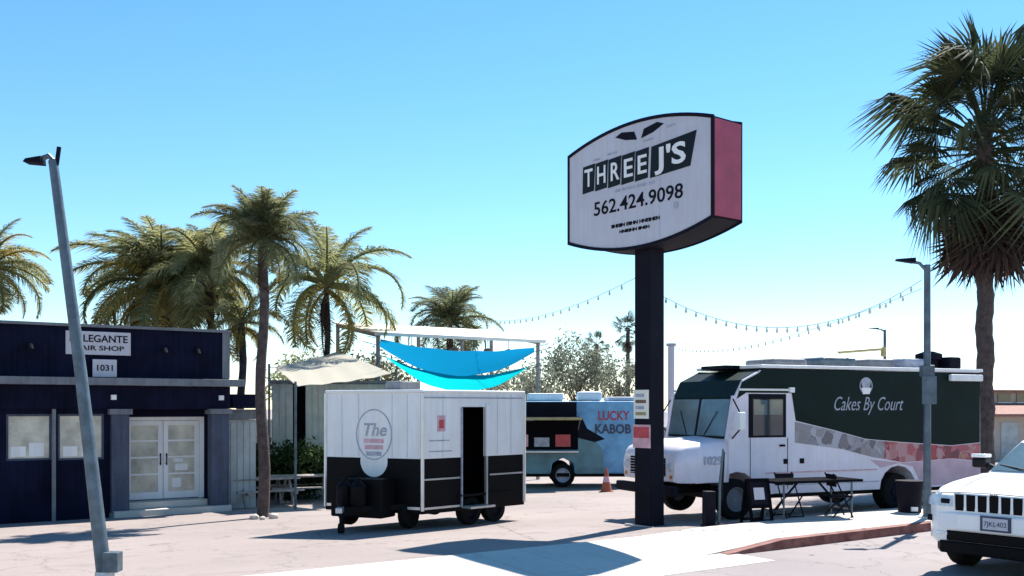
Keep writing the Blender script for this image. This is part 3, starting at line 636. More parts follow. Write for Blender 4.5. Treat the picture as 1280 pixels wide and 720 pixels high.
b = MB(); b.box(.3, .8, 1.0, 1.5, ZT + .065, ZT + .24, Ms); b.build('roof_unit', m_gtrim, tr, bevel=.03)

# ------------------------------------------------------------------ green and white dessert truck
wf = Vector((4.23, 19.1)); wr = Vector((7.94, 20.8)); hd = (wf - wr).normalized(); hang = math.atan2(hd.y, hd.x)
lft = Vector((-hd.y, hd.x)); WT = 2.1                     # width; local origin on ground between front wheels
o2 = wf - lft * (WT / 2 - .12)
tk = thing('food_truck', 'step van food truck, dark green above, white below, with white hood', 'truck', (o2.x, o2.y, gz(wf.x, wf.y)), hang)
hwid = WT / 2; WBASE = (wf - wr).length
def archpts(xc, r, zb_, n=8):   # going from front to rear along the lower edge
    return [(xc + r * math.cos(math.pi * i / n), zb_ + r * .95 * math.sin(math.pi * i / n)) for i in range(n + 1)]
prof = [(.20, .72), (.20, 1.56), (.05, 2.36), (-.12, 2.66), (-.55, 2.86), (-6.45, 2.93), (-6.47, .46)] + archpts(-WBASE, .50, .46)[::-1] + [(-.62, .46)] + [(x, z) for x, z in archpts(0, .48, .46)[::-1] if x < .20 and z > .47]
b = MB(); MX = Matrix.Rotation(R(90), 4, 'X')
b.prism(prof, -hwid, hwid, MX); b.build('body', m_lav, tk, bevel=.035)
MB().box(-6.3, .15, -hwid + .25, hwid - .25, .36, .52).build('chassis', m_black, tk)
MB().box(-6.52, -.55, -hwid - .03, hwid + .03, 2.90, 2.965).build('roof_edge', m_white, tk, bevel=.015)
for k in (-1, 1):
    yo = k * (hwid + .004)
    gp = [(.02, 2.30), (-.10, 2.62), (-.5, 2.80), (-.6, 2.885), (-6.44, 2.885), (-6.44, 1.38), (-5.6, 1.33), (-4.2, 1.42), (-3.2, 1.50), (-2.4, 1.68), (-1.4, 1.88), (-1.3, 2.42), (-.2, 2.42)]
    MB().prism(gp, -.003, .003, Matrix.Translation((0, yo, 0)) @ MX).build('green_panel', m_green, tk)
    wp = [(-1.38, 1.86), (-2.4, 1.665), (-3.2, 1.485), (-4.2, 1.405), (-5.6, 1.315), (-6.44, 1.365), (-6.44, .98), (-5.6, 1.05), (-4.2, 1.0), (-3.4, 1.12), (-2.6, 1.30), (-1.38, 1.45)]
    wa = [(-1.38, 1.86), (-2.4, 1.665), (-3.2, 1.485), (-3.7, 1.445), (-3.7, 1.08), (-3.4, 1.12), (-2.6, 1.30), (-1.38, 1.45)]
    wc = [(-3.705, 1.445), (-4.2, 1.405), (-5.6, 1.315), (-6.44, 1.365), (-6.44, .98), (-5.6, 1.05), (-4.2, 1.0), (-3.705, 1.08)]
    for q_, mm in ((wa, m_foodg), (wc, m_foodr)): MB().prism(q_, -.003, .003, Matrix.Translation((0, yo, 0)) @ MX).build('wrap_picture', mm, tk)
    rp = [(-3.3, 1.08), (-4.2, .985), (-5.6, 1.035), (-6.44, .965), (-6.44, .50), (-4.75, .50), (-4.5, .9), (-4.1, .99), (-3.6, .90)]
    MB().prism(rp, -.003, .003, Matrix.Translation((0, yo, 0)) @ MX).build('pink_panel', m_pink, tk)
    # lower mouldings and lights
    MB().box(-3.5, -.65, *sorted((k * hwid, k * (hwid + .012))), .86, .885).build('moulding', m_pinkp, tk); MB().box(-3.55, -1.2, *sorted((k * hwid, k * (hwid + .012))), .62, .64).build('moulding', m_grey, tk)
    for x in (-1.55, -1.15): MB().box(x - .05, x + .05, *sorted((k * hwid, k * (hwid + .015))), 1.04, 1.14).build('side_vent', m_signdark, tk)
    # driver door and window
    MB().box(-1.16, -.26, *sorted((k * hwid, k * (hwid + .006))), 1.56, 2.40).build('door_surround', m_signdark, tk)
    w = MB().box(-1.08, -.36, *sorted((k * (hwid + .007), k * (hwid + .012))), 1.60, 2.30).build('window', m_glass, tk)
    MB().box(-1.06, -.74, *sorted((k * (hwid + .0125), k * (hwid + .016))), 2.0, 2.28).build('pane', m_glassb, w); MB().box(-.70, -.38, *sorted((k * (hwid + .0125), k * (hwid + .016))), 2.0, 2.28).build('pane', m_glassb, w)
    d = MB(); 
    for x in (-.30, -1.2): d.box(x - .006, x + .006, *sorted((k * hwid, k * (hwid + .006))), .55, 1.55)
    d.build('door_gap', m_signdark, tk)
    MB().box(-1.12, -1.0, *sorted((k * hwid, k * (hwid + .03))), 1.38, 1.42).build('door_handle', m_signdark, tk)
    MB().box(-1.25, .0, *sorted((k * hwid, k * (hwid + .05))), 2.46, 2.50).build('drip_rail', m_alu, tk); MB().box(-1.33, -1.21, *sorted((k * hwid, k * (hwid + .06))), 2.43, 2.53).build('marker_light', m_white, tk)
    # mirror
    mr = MB(); mr.box(.06, .20, *sorted((k * (hwid + .16), k * (hwid + .34))), 1.72, 2.05); mo = mr.build('mirror', m_white, tk, bevel=.02)
    ml = MB(); ml.tube([(.1, k * hwid, 2.3), (.13, k * (hwid + .25), 2.04)], .014, 6); ml.tube([(.12, k * hwid, 1.55), (.13, k * (hwid + .25), 1.73)], .014, 6); ml.build('mirror_arm', m_black, mo)
    MB().box(-6.44, -5.5, *sorted((k * (hwid + .005), k * (hwid + .10))), 2.70, 2.84).build('rolled_awning', m_white, tk, bevel=.02)
    wheel(tk, 0, k * (hwid - .14), .39, .39, .24, k, m_gtrim); wheel(tk, -WBASE, k * (hwid - .2), .39, .39, .34, k, m_signdark)
MB().prism([(x, z) for x, z in ((.215, 1.54), (.064, 2.345), (.0, 2.45), (-.11, 2.665), (-.56, 2.868), (-.56, 2.85), (-.15, 2.62), (.03, 2.34), (.19, 1.54))], -hwid + .04, hwid - .04, MX).build('front_panel', m_green, tk)
Mw = Matrix.Translation((.218, 0, 1.57)) @ Matrix.Rotation(math.atan2(-.15, .80), 4, 'Y')
for k in (-1, 1): MB().box(-.0, .012, min(k * .03, k * .95), max(k * .03, k * .95), .02, .74, Mw).build('windshield', m_glassb, tk)
MB().box(0, .02, -.03, .03, 0, .77, Mw).build('windshield_bar', m_signdark, tk)
for k in (-1, 1): MB().tube([Mw @ Vector((.02, k * .3, .03)), Mw @ Vector((.03, k * .62, .5))], .008, 5).build('wiper', m_black, tk)
for k in (-1, 1): MB().beam((.215, k * (hwid - .04), 1.53), (.06, k * (hwid - .04), 2.36), .08, .05).build('pillar', m_lav, tk)
# hood: tapering nose with grille, lamps, bumper
hs = [(.19, hwid - .02, .72, 1.55), (.55, hwid - .04, .72, 1.52), (1.05, hwid - .07, .72, 1.46), (1.26, hwid - .10, .73, 1.38), (1.33, hwid - .14, .76, 1.26)]
b = MB(); K = 9
for x, w_, z0, z1 in hs:
    b.v += [(x, -w_ * .96, z0), (x, -w_, (z0 + z1) / 2), (x, -w_ * .97, z1 - .10), (x, -w_ * .86, z1 - .02), (x, 0, z1 + .03), (x, w_ * .86, z1 - .02), (x, w_ * .97, z1 - .10), (x, w_, (z0 + z1) / 2), (x, w_ * .96, z0)]
for i in range(len(hs) - 1):
    for j in range(K): b.f.append((i * K + j, i * K + (j + 1) % K, (i + 1) * K + (j + 1) % K, (i + 1) * K + j))
b.f.append(tuple(range(K))); b.f.append(tuple((len(hs) - 1) * K + j for j in range(K)))
hood = b.build('hood', m_lav, tk, smooth=True, angle=50)
gr = MB().box(1.325, 1.345, -.62, .62, .84, 1.18).build('grille', m_signdark, tk)
for k in range(6): MB().box(1.34, 1.36, -.60, .60, .86 + .055 * k, .872 + .055 * k).build('grille_bar', m_alu, gr)
for k in (-1, 1):
    MB().lathe([(0, .03), (.075, .025), (.095, 0), (.1, -.02)], 18, Matrix.Translation((1.33, k * .77, 1.02)) @ Matrix.Rotation(R(90), 4, 'Y')).build('headlight', m_lamp, tk, smooth=True)
    MB().box(1.28, 1.34, k * .80 - .04, k * .80 + .04, .80, .87).build('turn_signal', m_amber, tk)
MB().box(1.30, 1.45, -hwid + .03, hwid - .03, .48, .67).build('bumper', m_signdark, tk, bevel=.03); 
for k in (-1, 1): MB().box(0.2, 1.32, k * .42 - .05, k * .42 + .05, .5, .66).build('frame_rail', m_black, tk)
MB().tube([(0, -hwid + .2, .39), (0, hwid - .2, .39)], .06, 8).build('axle', m_black, tk); MB().tube([(-WBASE, -hwid + .2, .39), (-WBASE, hwid - .2, .39)], .08, 8).build('axle', m_black, tk)
def leftside(x, z, y=hwid + .0075):      # upright frame on the left side, reading from front to rear
    return Matrix.Translation((x, y, z)) @ Matrix.Rotation(math.pi, 4, 'Z') @ Matrix.Rotation(R(90), 4, 'X')
lettering('1029', .22, hood, m_grey, leftside(.55, 1.13, hwid - .028), bold=.004)
ltr = lettering('Cakes By Court', .40, tk, m_grey, leftside(-3.25, 2.20), bold=-.002, shear=.38, width=1.85)
ring(tk, leftside(-3.2, 2.58), .17, .17, .02, m_grey, 'emblem_ring'); disc(tk, leftside(-3.2, 2.63), .12, .11, m_grey, 'emblem_cake')
MB().prism([(-.13, .0), (-.09, -.13), (.09, -.13), (.13, .0)], 0, .004, leftside(-3.2, 2.54, hwid + .012)).build('emblem_cup', m_white, tk)
for x0, x1, y0_, y1_, z1, mm in ((-2.2, -1.35, -.5, 0.5, .16, m_gtrim), (-3.6, -2.7, -.6, .4, .22, m_galv), (-4.6, -3.9, -.6, .5, .20, m_gtrim), (-5.4, -4.8, -.4, .6, .22, m_grey)):
    MB().box(x0, x1, y0_, y1_, 2.97, 2.97 + z1).build('roof_unit', mm, tk, bevel=.07)
b = MB(); b.lathe([(0, 0), (.2, 0), (.2, .2), (.28, .22), (.28, .34), (.1, .40), (0, .40)], 14, Matrix.Translation((-5.75, .3, 2.97))); b.build('exhaust_fan', m_signdark, tk)
MB().box(-6.3, -5.95, -.3, .7, 2.97, 3.24).build('roof_box', m_signdark, tk, bevel=.04)
b = MB(); b.tube([(-3.0, .5, 3.28), (-4.2, .5, 3.38)], .03, 8); b.box(-4.26, -4.19, .46, .54, 3.22, 3.42); b.build('roof_pipe', m_yellow, tk)
MB().box(-.9, -.2, -.4, .4, 2.90, 2.97).build('roof_vent', m_signdark, tk)
MB().box(-6.60, -6.475, -1.0, 1.0, .45, .58).build('rear_bumper', m_signdark, tk)
for k in (-1, 1): MB().box(-6.50, -6.46, k * .9 - .06, k * .9 + .06, 1.5, 1.75).build('tail_light', m_red, tk)

# ------------------------------------------------------------------ blue food truck at the back
p = at(592, 605, 33.0); bt = thing('food_truck', 'light blue food truck with raised service awning parked by the trees', 'truck', (p.x, 33.0, -.53), R(1))
L = 5.62; bwid = 2.2
b = MB(); b.prism([(0, .45), (.7, .45), (.75, .8), (1.05, .98), (1.4, .8), (1.45, .45), (2.55, .45), (2.6, .8), (2.95, .98), (3.3, .8), (3.35, .45), (L, .45), (L, 2.85), (0, 2.85)], -bwid, 0, MX); bt_b = b.build('body', m_blue, bt, bevel=.05)
MB().box(.05, L - .05, .05, bwid - .05, .35, .47).build('chassis', m_black, bt)
MB().prism([(.0, .46), (.68, .46), (.72, .82), (1.05, 1.02), (1.42, .82), (1.47, .46), (2.53, .46), (2.57, .82), (2.95, 1.02), (3.32, .82), (3.37, .46), (4.3, .46), (4.3, 1.2), (4.0, 1.6), (3.2, 1.75), (0, 1.75)], 0, .004, Matrix.Translation((0, -.001, 0)) @ MX).build('teal_panel', m_teal, bt)
MB().prism([(2.0, 2.3), (3.6, 2.28), (3.75, 1.95), (4.35, 1.6), (4.0, 1.5), (3.2, 1.7), (2.0, 1.7)], .005, .008, MX).build('dark_swirl', m_signdark, bt)
fr = MB().box(.5, 3.45, -.02, -.009, 1.25, 2.2).build('service_window', m_dark, bt)
for k in range(4): MB().box(.6 + .7 * k, 1.1 + .7 * k, -.03, -.021, 1.35, 1.35 + .3 + .1 * (k % 2)).build('menu_poster', (m_brown, m_pinkp, m_grey, m_red)[k], fr)
aw = MB(); aw.add([(.4, -.01, 2.3), (3.5, -.01, 2.3), (3.5, -1.0, 2.25), (.4, -1.0, 2.25), (.4, -.01, 2.34), (3.5, -.01, 2.34), (3.5, -1.0, 2.29), (.4, -1.0, 2.29)], [(0, 3, 2, 1), (4, 5, 6, 7), (0, 1, 5, 4), (1, 2, 6, 5), (2, 3, 7, 6), (3, 0, 4, 7)]); ao = aw.build('awning', m_black, bt)
MB().box(.4, 3.5, -1.02, -1.002, 2.24, 2.31).build('awning_edge', m_yellow, ao)
MB().box(1.75, 3.4, -.03, -.009, 2.345, 2.83).build('dark_hatch', m_signdark, bt)
for x in (.45, 3.45): MB().tube([(x, -.02, 1.9), (x, -.9, 2.25)], .015, 6).build('strut', m_alu, ao)
MB().box(.5, 3.45, -.3, -.021, 1.17, 1.21).build('counter', m_alu, bt)
lettering('LUCKY', .42, bt, m_signred, side(4.62, -.004, 2.36), width=1.05, bold=.012); lettering('KABOB', .42, bt, m_navy2, side(4.6, -.004, 1.92), width=1.2, bold=.015)
for x in (1.08, 2.95): wheel(bt, x, .16, .40, .40, .26, -1, m_grey); wheel(bt, x, bwid - .16, .40, .40, .26, 1, m_grey)
MB().box(1.8, 3.0, .5, 1.5, 2.86, 3.12).build('roof_unit', m_white, bt, bevel=.05); MB().box(3.5, 4.3, .4, 1.4, 2.86, 3.18).build('roof_unit', m_white, bt, bevel=.08); MB().box(4.5, 5.5, .3, 1.8, 2.86, 3.0).build('roof_vent', m_signface, bt, bevel=.05)
MB().box(L, L + .12, .1, bwid - .1, .45, .65).build('bumper', m_alu, bt)
p = at(758, 605, 30.5); p.z = gz(p.x, p.y)
CS = .75
cn = thing('traffic_cone', 'orange traffic cone with white band beside the blue food truck', 'traffic cone', p)
b = MB(); b.lathe([(.17, .03), (.11, .30)], 16); b.lathe([(.075, .47), (.03, .72), (0, .72)], 16); b.build('cone', m_orange, cn, smooth=True); MB().lathe([(.112, .30), (.077, .47)], 16).build('band', m_pinkp, cn, smooth=True); MB().box(-.2, .2, -.2, .2, 0, .03).build('base', m_orange, cn)

# ------------------------------------------------------------------ white SUV on the road
jf = W(12.0, 6.72); jang = math.atan2(-U.y, -U.x) + R(3)
jp = thing('parked_car', 'white sport utility car with seven slot grille on the road', 'car', (jf.x, jf.y, 0), jang)
# stations along -x: x, lower half width, zb, mid half width, shoulder (hw, z), top (hw, z), crown
st = [(.00, .66, .44, .74, .76, .86, .66, 1.00, 1.03), (-.05, .80, .40, .84, .85, .90, .74, 1.045, 1.075), (-.16, .88, .38, .92, .92, .95, .79, 1.085, 1.11), (-.32, .92, .40, .955, .945, .99, .82, 1.11, 1.14),
      (-.46, .93, .52, .97, .96, 1.01, .83, 1.13, 1.16), (-.58, .93, .70, .975, .965, 1.03, .84, 1.145, 1.18), (-.88, .93, .82, .975, .965, 1.06, .85, 1.175, 1.21), (-1.18, .93, .70, .975, .965, 1.08, .85, 1.20, 1.24), (-1.30, .93, .52, .97, .96, 1.09, .85, 1.21, 1.25),
      (-1.36, .92, .34, .97, .96, 1.10, .85, 1.22, 1.26), (-2.4, .93, .34, .97, .96, 1.11, .85, 1.22, 1.26), (-3.32, .92, .34, .97, .96, 1.13, .85, 1.23, 1.26), (-3.40, .93, .52, .97, .96, 1.13, .85, 1.23, 1.26), (-3.50, .93, .70, .975, .965, 1.13, .85, 1.23, 1.26), (-3.80, .93, .82, .975, .965, 1.13, .85, 1.23, 1.26), (-4.10, .93, .70, .975, .965, 1.13, .85, 1.23, 1.26), (-4.22, .93, .50, .96, .95, 1.13, .85, 1.23, 1.26), (-4.6, .90, .42, .94, .93, 1.12, .82, 1.22, 1.25), (-4.8, .80, .46, .84, .82, 1.05, .72, 1.16, 1.18)]
b = MB(); K = 11
for x, hb, zb_, hm, hs_, zs, ht, zt_, zc_ in st:
    half = [(hb * .95, zb_), (hm, zb_ + .06 + .0), (hm * 1.0, (zb_ + zs) / 2), (hs_, zs), (ht, zt_)]
    b.v += [(x, y, z) for y, z in half] + [(x, 0, zc_)] + [(x, -y, z) for y, z in reversed(half)]
for i in range(len(st) - 1):
    for j in range(K): b.f.append((i * K + j, i * K + (j + 1) % K, (i + 1) * K + (j + 1) % K, (i + 1) * K + j))
b.f.append(tuple(range(K))); b.f.append(tuple((len(st) - 1) * K + j for j in range(K)))
bo = b.build('body', m_whitec, jp, smooth=True, angle=28)
# greenhouse
def ringz(x0, x1, w0, w1, z): return [(x0, w0, z), (x0, -w0, z), (x1, -w1, z), (x1, w1, z)]
b = MB(); rr = [ringz(-1.30, -4.62, .80, .80, 1.20), ringz(-2.08, -4.40, .66, .66, 1.66), ringz(-2.30, -4.30, .62, .62, 1.72)]
for r_ in rr: b.v += r_
for i in range(2):
    for j in range(4): b.f.append((i * 4 + j, i * 4 + (j + 1) % 4, (i + 1) * 4 + (j + 1) % 4, (i + 1) * 4 + j))
b.f.append((8, 9, 10, 11)); b.f.append((0, 1, 2, 3)); b.build('roof', m_whitec, jp, bevel=.05, smooth=True, angle=30)
def pane(quad, off, name='window', mat=m_glass):
    q = [Vector(v) for v in quad]; n_ = (q[1] - q[0]).cross(q[3] - q[0]).normalized() * off
    MB().add([v + n_ for v in q] + [v + n_ * .2 for v in q], [(0, 1, 2, 3), (7, 6, 5, 4), (0, 4, 5, 1), (1, 5, 6, 2), (2, 6, 7, 3), (3, 7, 4, 0)]).build(name, mat, jp)
pane([(-1.40, -.74, 1.262), (-1.40, .74, 1.262), (-2.03, .62, 1.63), (-2.03, -.62, 1.63)], .012, 'windshield', m_glassb)
for k in (1, -1):
    for xa, xb, xc, xd in ((-1.72, -2.72, -2.70, -2.16), (-2.80, -3.62, -3.55, -2.78), (-3.70, -4.48, -4.30, -3.64)):
        q = [(xa, k * .785, 1.25), (xb, k * .785, 1.25), (xc, k * .672, 1.62), (xd, k * .672, 1.62)]
        pane(q if k < 0 else q[::-1], .02 if True else 0)
    mo = MB().box(-1.80, -1.62, *sorted((k * .93, k * 1.13)), 1.28, 1.42).build('mirror', m_blackg, jp, bevel=.03); MB().box(-1.81, -1.61, *sorted((k * .925, k * 1.135)), 1.425, 1.475).build('mirror_cap', m_whitec, mo, bevel=.015)
    MB().beam((-1.70, k * .80, 1.26), (-1.70, k * .96, 1.33), .07).build('mirror_arm', m_blackg, jp)
    for x in (-1.42, -2.76, -3.66): MB().box(x - .004, x + .004, *sorted((k * .955, k * .979)), .5, 1.06).build('door_gap', m_black, jp)
    for x in (-2.62, -3.52): MB().box(x - .1, x + .1, *sorted((k * .965, k * 1.0)), .95, .98).build('door_handle', m_whitec, jp)
    MB().box(-3.3, -1.38, *sorted((k * .93, k * .985)), .30, .44).build('sill_cladding', m_black, jp)
    wheel(jp, -.88, k * .82, .37, .37, .26, k, m_alu, 5); wheel(jp, -3.80, k * .82, .37, .37, .26, k, m_alu, 5)
    # headlight cluster wrapping the corner
    hl = MB(); pts = [(.010, .545), (.012, .70), (-.045, .865), (-.17, .957)]
    vs_ = []
    for zz in (.87, 1.01): vs_ += [(x + (.012 if zz < .9 else -.012), k * y * (1 if zz < .9 else .985), zz) for x, y in pts]
    vs_ += [(x - .06, k * y * .93, .87) for x, y in pts] + [(x - .08, k * y * .92, 1.01) for x, y in pts]
    fs_ = [(i, i + 1, 5 + i, 4 + i) for i in range(3)] + [(8 + i, 12 + i, 13 + i, 9 + i) for i in range(3)] + [(i, 8 + i, 9 + i, i + 1) for i in range(3)] + [(4 + i, 5 + i, 13 + i, 12 + i) for i in range(3)] + [(0, 4, 12, 8), (3, 11, 15, 7)]
    hl.add(vs_, fs_); h_ = hl.build('headlight', m_lamp, jp); MB().box(-.02, .026, *sorted((k * .57, k * .68)), .905, .965).build('lens_bezel', m_signdark, h_)
    MB().box(-.02, .012, *sorted((k * .60, k * .76)), .50, .54).build('fog_light', m_lamp, jp); MB().box(-.17, -.04, *sorted((k * .84, k * .90)), .66, .74).build('tow_cover', m_signdark, jp)
MB().box(-.09, .012, -.53, .53, .80, 1.055).build('grille', m_whitec, jp, bevel=.03)
for i in range(7):
    y = -.44 + i * .1467; q = [(y - .054, .825), (y + .050, .825), (y + .056, .88), (y + .058, 1.03), (y - .058, 1.03), (y - .056, .88)]
    Mg = Matrix.Translation((.012, 0, 0)) @ Matrix(((0, 0, 1, 0), (1, 0, 0, 0), (0, 1, 0, 0), (0, 0, 0, 1)))
    MB().prism(q, -.006, .003, Mg).build('grille_slot', m_black, jp)
for k in (-1, 1):
    MB().tube([(-.12, k * .50, 1.115), (-.7, k * .60, 1.195), (-1.28, k * .66, 1.245)], [.006, .012, .008], 6).build('hood_crease', m_whitec, jp, smooth=True)
    MB().tube([(-.02, k * .70, 1.035), (-.35, k * .835, 1.115), (-.8, k * .862, 1.168), (-1.3, k * .862, 1.212)], .0045, 5).build('hood_gap', m_black, jp)
MB().tube([(-.02, -.70, 1.037), (.004, -.4, 1.056), (.008, 0, 1.062), (.004, .4, 1.056), (-.02, .70, 1.037)], .0045, 5).build('hood_gap', m_black, jp)
for k in (-1, 1): MB().tube([(-1.36, k * .12, 1.275), (-1.52, k * .62 - .05, 1.345)], .009, 5).build('wiper', m_black, jp)
# lower grille, skid plate, plate
MB().box(-.08, .014, -.62, .62, .43, .565).build('lower_grille', m_black, jp, bevel=.02)
MB().prism([(.015, -.70), (.03, -.4), (.03, .4), (.015, .70), (-.25, .88), (-.25, -.88)], .27, .425).build('lower_bumper', m_black, jp, bevel=.02)
MB().prism([(.0, -.74), (.045, -.45), (.05, 0), (.045, .45), (.0, .74), (-.1, .70), (-.1, -.70)], .57, .80).build('bumper', m_whitec, jp, bevel=.03)
MB().box(-3.4, -.2, -.75, .75, .24, .40).build('underbody', m_black, jp)
lp = MB().box(.046, .062, .04 - .19, .04 + .19, .60, .79).build('license_plate', m_navy2, jp); MB().box(.0625, .066, .04 - .155, .04 + .155, .625, .765).build('plate_face', m_signface, lp)
Mfr = Matrix.Translation((.0685, .04, .69)) @ Matrix(((0, 0, 1, 0), (1, 0, 0, 0), (0, 1, 0, 0), (0, 0, 0, 1)))
lettering('7JKL402', .085, lp, m_navy2, Mfr, ext=.001)
lettering('Jeep', .06, jp, m_signdark, Matrix.Translation((.0135, 0, 1.043)) @ Matrix(((0, 0, 1, 0), (1, 0, 0, 0), (0, 1, 0, 0), (0, 0, 0, 1))), ext=.002, bold=.002)

# ------------------------------------------------------------------ table, stools, banner stand by the green truck
def gp_(px, D): x = (px - CX) / FOC * D; return Vector((x, D, gz(x, D)))
tb_p = gp_(1010, 18.0); tdir = hang
tb = thing('folding_table', 'long dark folding table with splayed legs beside the green truck', 'table', tb_p, math.atan2(1.3, 1.75))
tb.rotation_euler = (0, 0, R(20))
MB().box(-.92, .92, -.36, .36, .70, .745).build('tabletop', m_dark, tb, bevel=.008)
for x in (-.72, .72):
    for y in (-.29, .29): MB().tube([(x, y, .70), (x, y, 0)], .018, 8).build('leg', m_galv, tb)
    MB().tube([(x, -.29, .2), (x, .29, .2)], .014, 6).build('crossbar', m_galv, tb)
for x in (-1, 1): MB().tube([(x * .72, 0, .2), (x * .22, 0, .69)], .02, 6).build('brace', m_signdark, tb)
def stool(px, D, rz, label, back):
    o = thing('folding_chair', label, 'chair', gp_(px, D), rz, None)
    MB().box(-.2, .2, -.2, .2, .43, .46).build('seat', m_signdark, o, bevel=.01)
    for x in (-.19, .19):
        MB().tube([(x, -.24, 0), (x, .16, .86 if back else .44)], .014, 6).build('leg', m_signdark, o); MB().tube([(x, .24, 0), (x, -.18, .44)], .014, 6).build('leg', m_signdark, o)
    MB().tube([(-.19, -.24 + .03, .06), (.19, -.24 + .03, .06)], .012, 6).build('crossbar', m_signdark, o); MB().tube([(-.19, .24 - .03, .06), (.19, .24 - .03, .06)], .012, 6).build('crossbar', m_signdark, o)
    if back: MB().box(-.2, .2, .10, .13, .62, .84).build('backrest', m_signdark, o, bevel=.008)
    return o
ab = thing('sandwich_board', 'small black framed pavement board beside the truck front wheel', 'sign board', gp_(946, 17.55), R(15))
for k in (-1, 1):
    Mx = Matrix.Translation((0, k * .20, 0)) @ Matrix.Rotation(k * R(13), 4, 'X'); f = MB(); f.box(-.22, -.17, -.015, .015, 0, .82, Mx); f.box(.17, .22, -.015, .015, 0, .82, Mx); f.box(-.17, .17, -.015, .015, .76, .82, Mx); f.box(-.17, .17, -.015, .015, .30, .36, Mx); f.box(-.17, .17, -.012, .012, .06, .10, Mx)
    fo = f.build('frame', m_dark, ab); MB().box(-.168, .168, -.006, .006, .362, .758, Mx).build('panel', m_signdark, fo); MB().box(-.10, .10, -.011 if k < 0 else .0065, -.0065 if k < 0 else .011, .45, .66, Mx).build('print', m_signface, fo)
stool(1047, 18.1, R(95), 'black folding chair at the rear wheel end of the dark table', True)
stool(985, 18.7, R(20), 'black folding chair tucked behind the dark table top', True)
fs_p = gp_(893, 17.35)
fl = thing('banner_stand', 'slim upright banner pole with crate base beside the truck front wheel', 'banner stand', fs_p, R(10))
MB().tube([(.08, 0, 0), (.10, 0, .75), (.16, 0, 1.35)], [.03, .026, .018], 8).build('pole', m_galv, fl, smooth=True)
MB().box(-.2, .16, -.13, .13, 0, .05).build('base', m_signdark, fl); MB().box(-.19, -.01, -.1, .1, .05, .62).build('weight_box', m_signdark, fl, bevel=.01)
MB().prism([(.09, .45), (.155, .45), (.19, 1.3), (.15, 1.32)], -.008, .008, MX).build('furled_banner', m_signdark, fl)

# bin by the rear wheel
bn = thing('waste_bin', 'small dark waste bin near the green truck rear wheel', 'bin', gp_(1137, 18.9))
MB().lathe([(0, 0), (.20, 0), (.24, .62), (.26, .63), (.26, .68), (0, .70)], 16).build('body', m_signdark, bn, smooth=True); MB().box(-.06, .06, -.245, -.21, .12, .2).build('label_patch', m_white, bn)

# picnic tables under the palms
def picnic(px, D, rz, label):
    x = (px - CX) / FOC * D; o = thing('picnic_table', label, 'picnic table', (x, D, gz(x, D)), rz)
    for k in range(5): MB().box(-.9, .9, -.37 + .15 * k, -.23 + .15 * k, .72, .76).build('plank', m_wood, o)
    for y in (-.72, .56):
        for k in range(2): MB().box(-.9, .9, y + .085 * k, y + .08 + .085 * k, .42, .46).build('bench_plank', m_wood, o)
    for x_ in (-.65, .65):
        MB().beam((x_, -.6, 0), (x_, -.15, .72), .05, .09).build('leg', m_wood, o); MB().beam((x_, .6, 0), (x_, .15, .72), .05, .09).build('leg', m_wood, o)
        MB().beam((x_ + .05, -.72, .38), (x_ + .05, .72, .38), .04, .08).build('support_beam', m_wood, o)
    return o
picnic(330, 27.2, R(30), 'weathered wooden picnic table by the palm trunk')
picnic(377, 28.3, R(20), 'weathered wooden picnic table between shrubs and the white trailer')

# ------------------------------------------------------------------ far house, boundary wall
hp = at(1243, 520, 50); hs_ = thing('house', 'low beige house with terracotta roof behind the right palm', 'house', (hp.x, 50, -.55), R(20))
MB().box(0, 9, 0, 5, 0, 2.2).build('wall', m_stucco, hs_)
MB().add([(-.4, -.5, 2.2), (9.4, -.5, 2.2), (9.4, 2.6, 2.75), (-.4, 2.6, 2.75), (-.4, -.5, 2.32), (9.4, -.5, 2.32), (9.4, 2.6, 2.87), (-.4, 2.6, 2.87)], [(0, 3, 2, 1), (4, 5, 6, 7), (0, 1, 5, 4), (1, 2, 6, 5), (2, 3, 7, 6), (3, 0, 4, 7)]).build('porch_roof', m_roof, hs_)
MB().box(.1, 9, 2.62, 5, 2.2, 3.45).build('upper_wall', m_stucco, hs_); MB().box(-.2, 9.3, 2.3, 5.3, 3.45, 3.58).build('roof', m_roof, hs_)
for k in range(4): w = MB().box(.3 + 1.3 * k, 1.2 + 1.3 * k, 2.58, 2.615, 2.93, 3.38).build('window', m_glass, hs_); MB().box(.26 + 1.3 * k, 1.24 + 1.3 * k, 2.56, 2.6, 2.88, 2.925).build('sill', m_white, w)
for k in range(5): MB().box(.4 + 1.6 * k, 1.5 + 1.6 * k, -.04, -.002, .2, 1.9).build('garage_panel', m_shed, hs_)
bw = thing('boundary_wall', 'grey block wall along the back of the lot', 'wall', W(-10, 46, -.55), A35)
MB().box(0, 75, 0, .2, 0, 2.0).build('wall', m_cinder, bw); MB().box(-.03, 75.03, -.03, .23, 2.002, 2.08).build('coping', m_conc, bw)

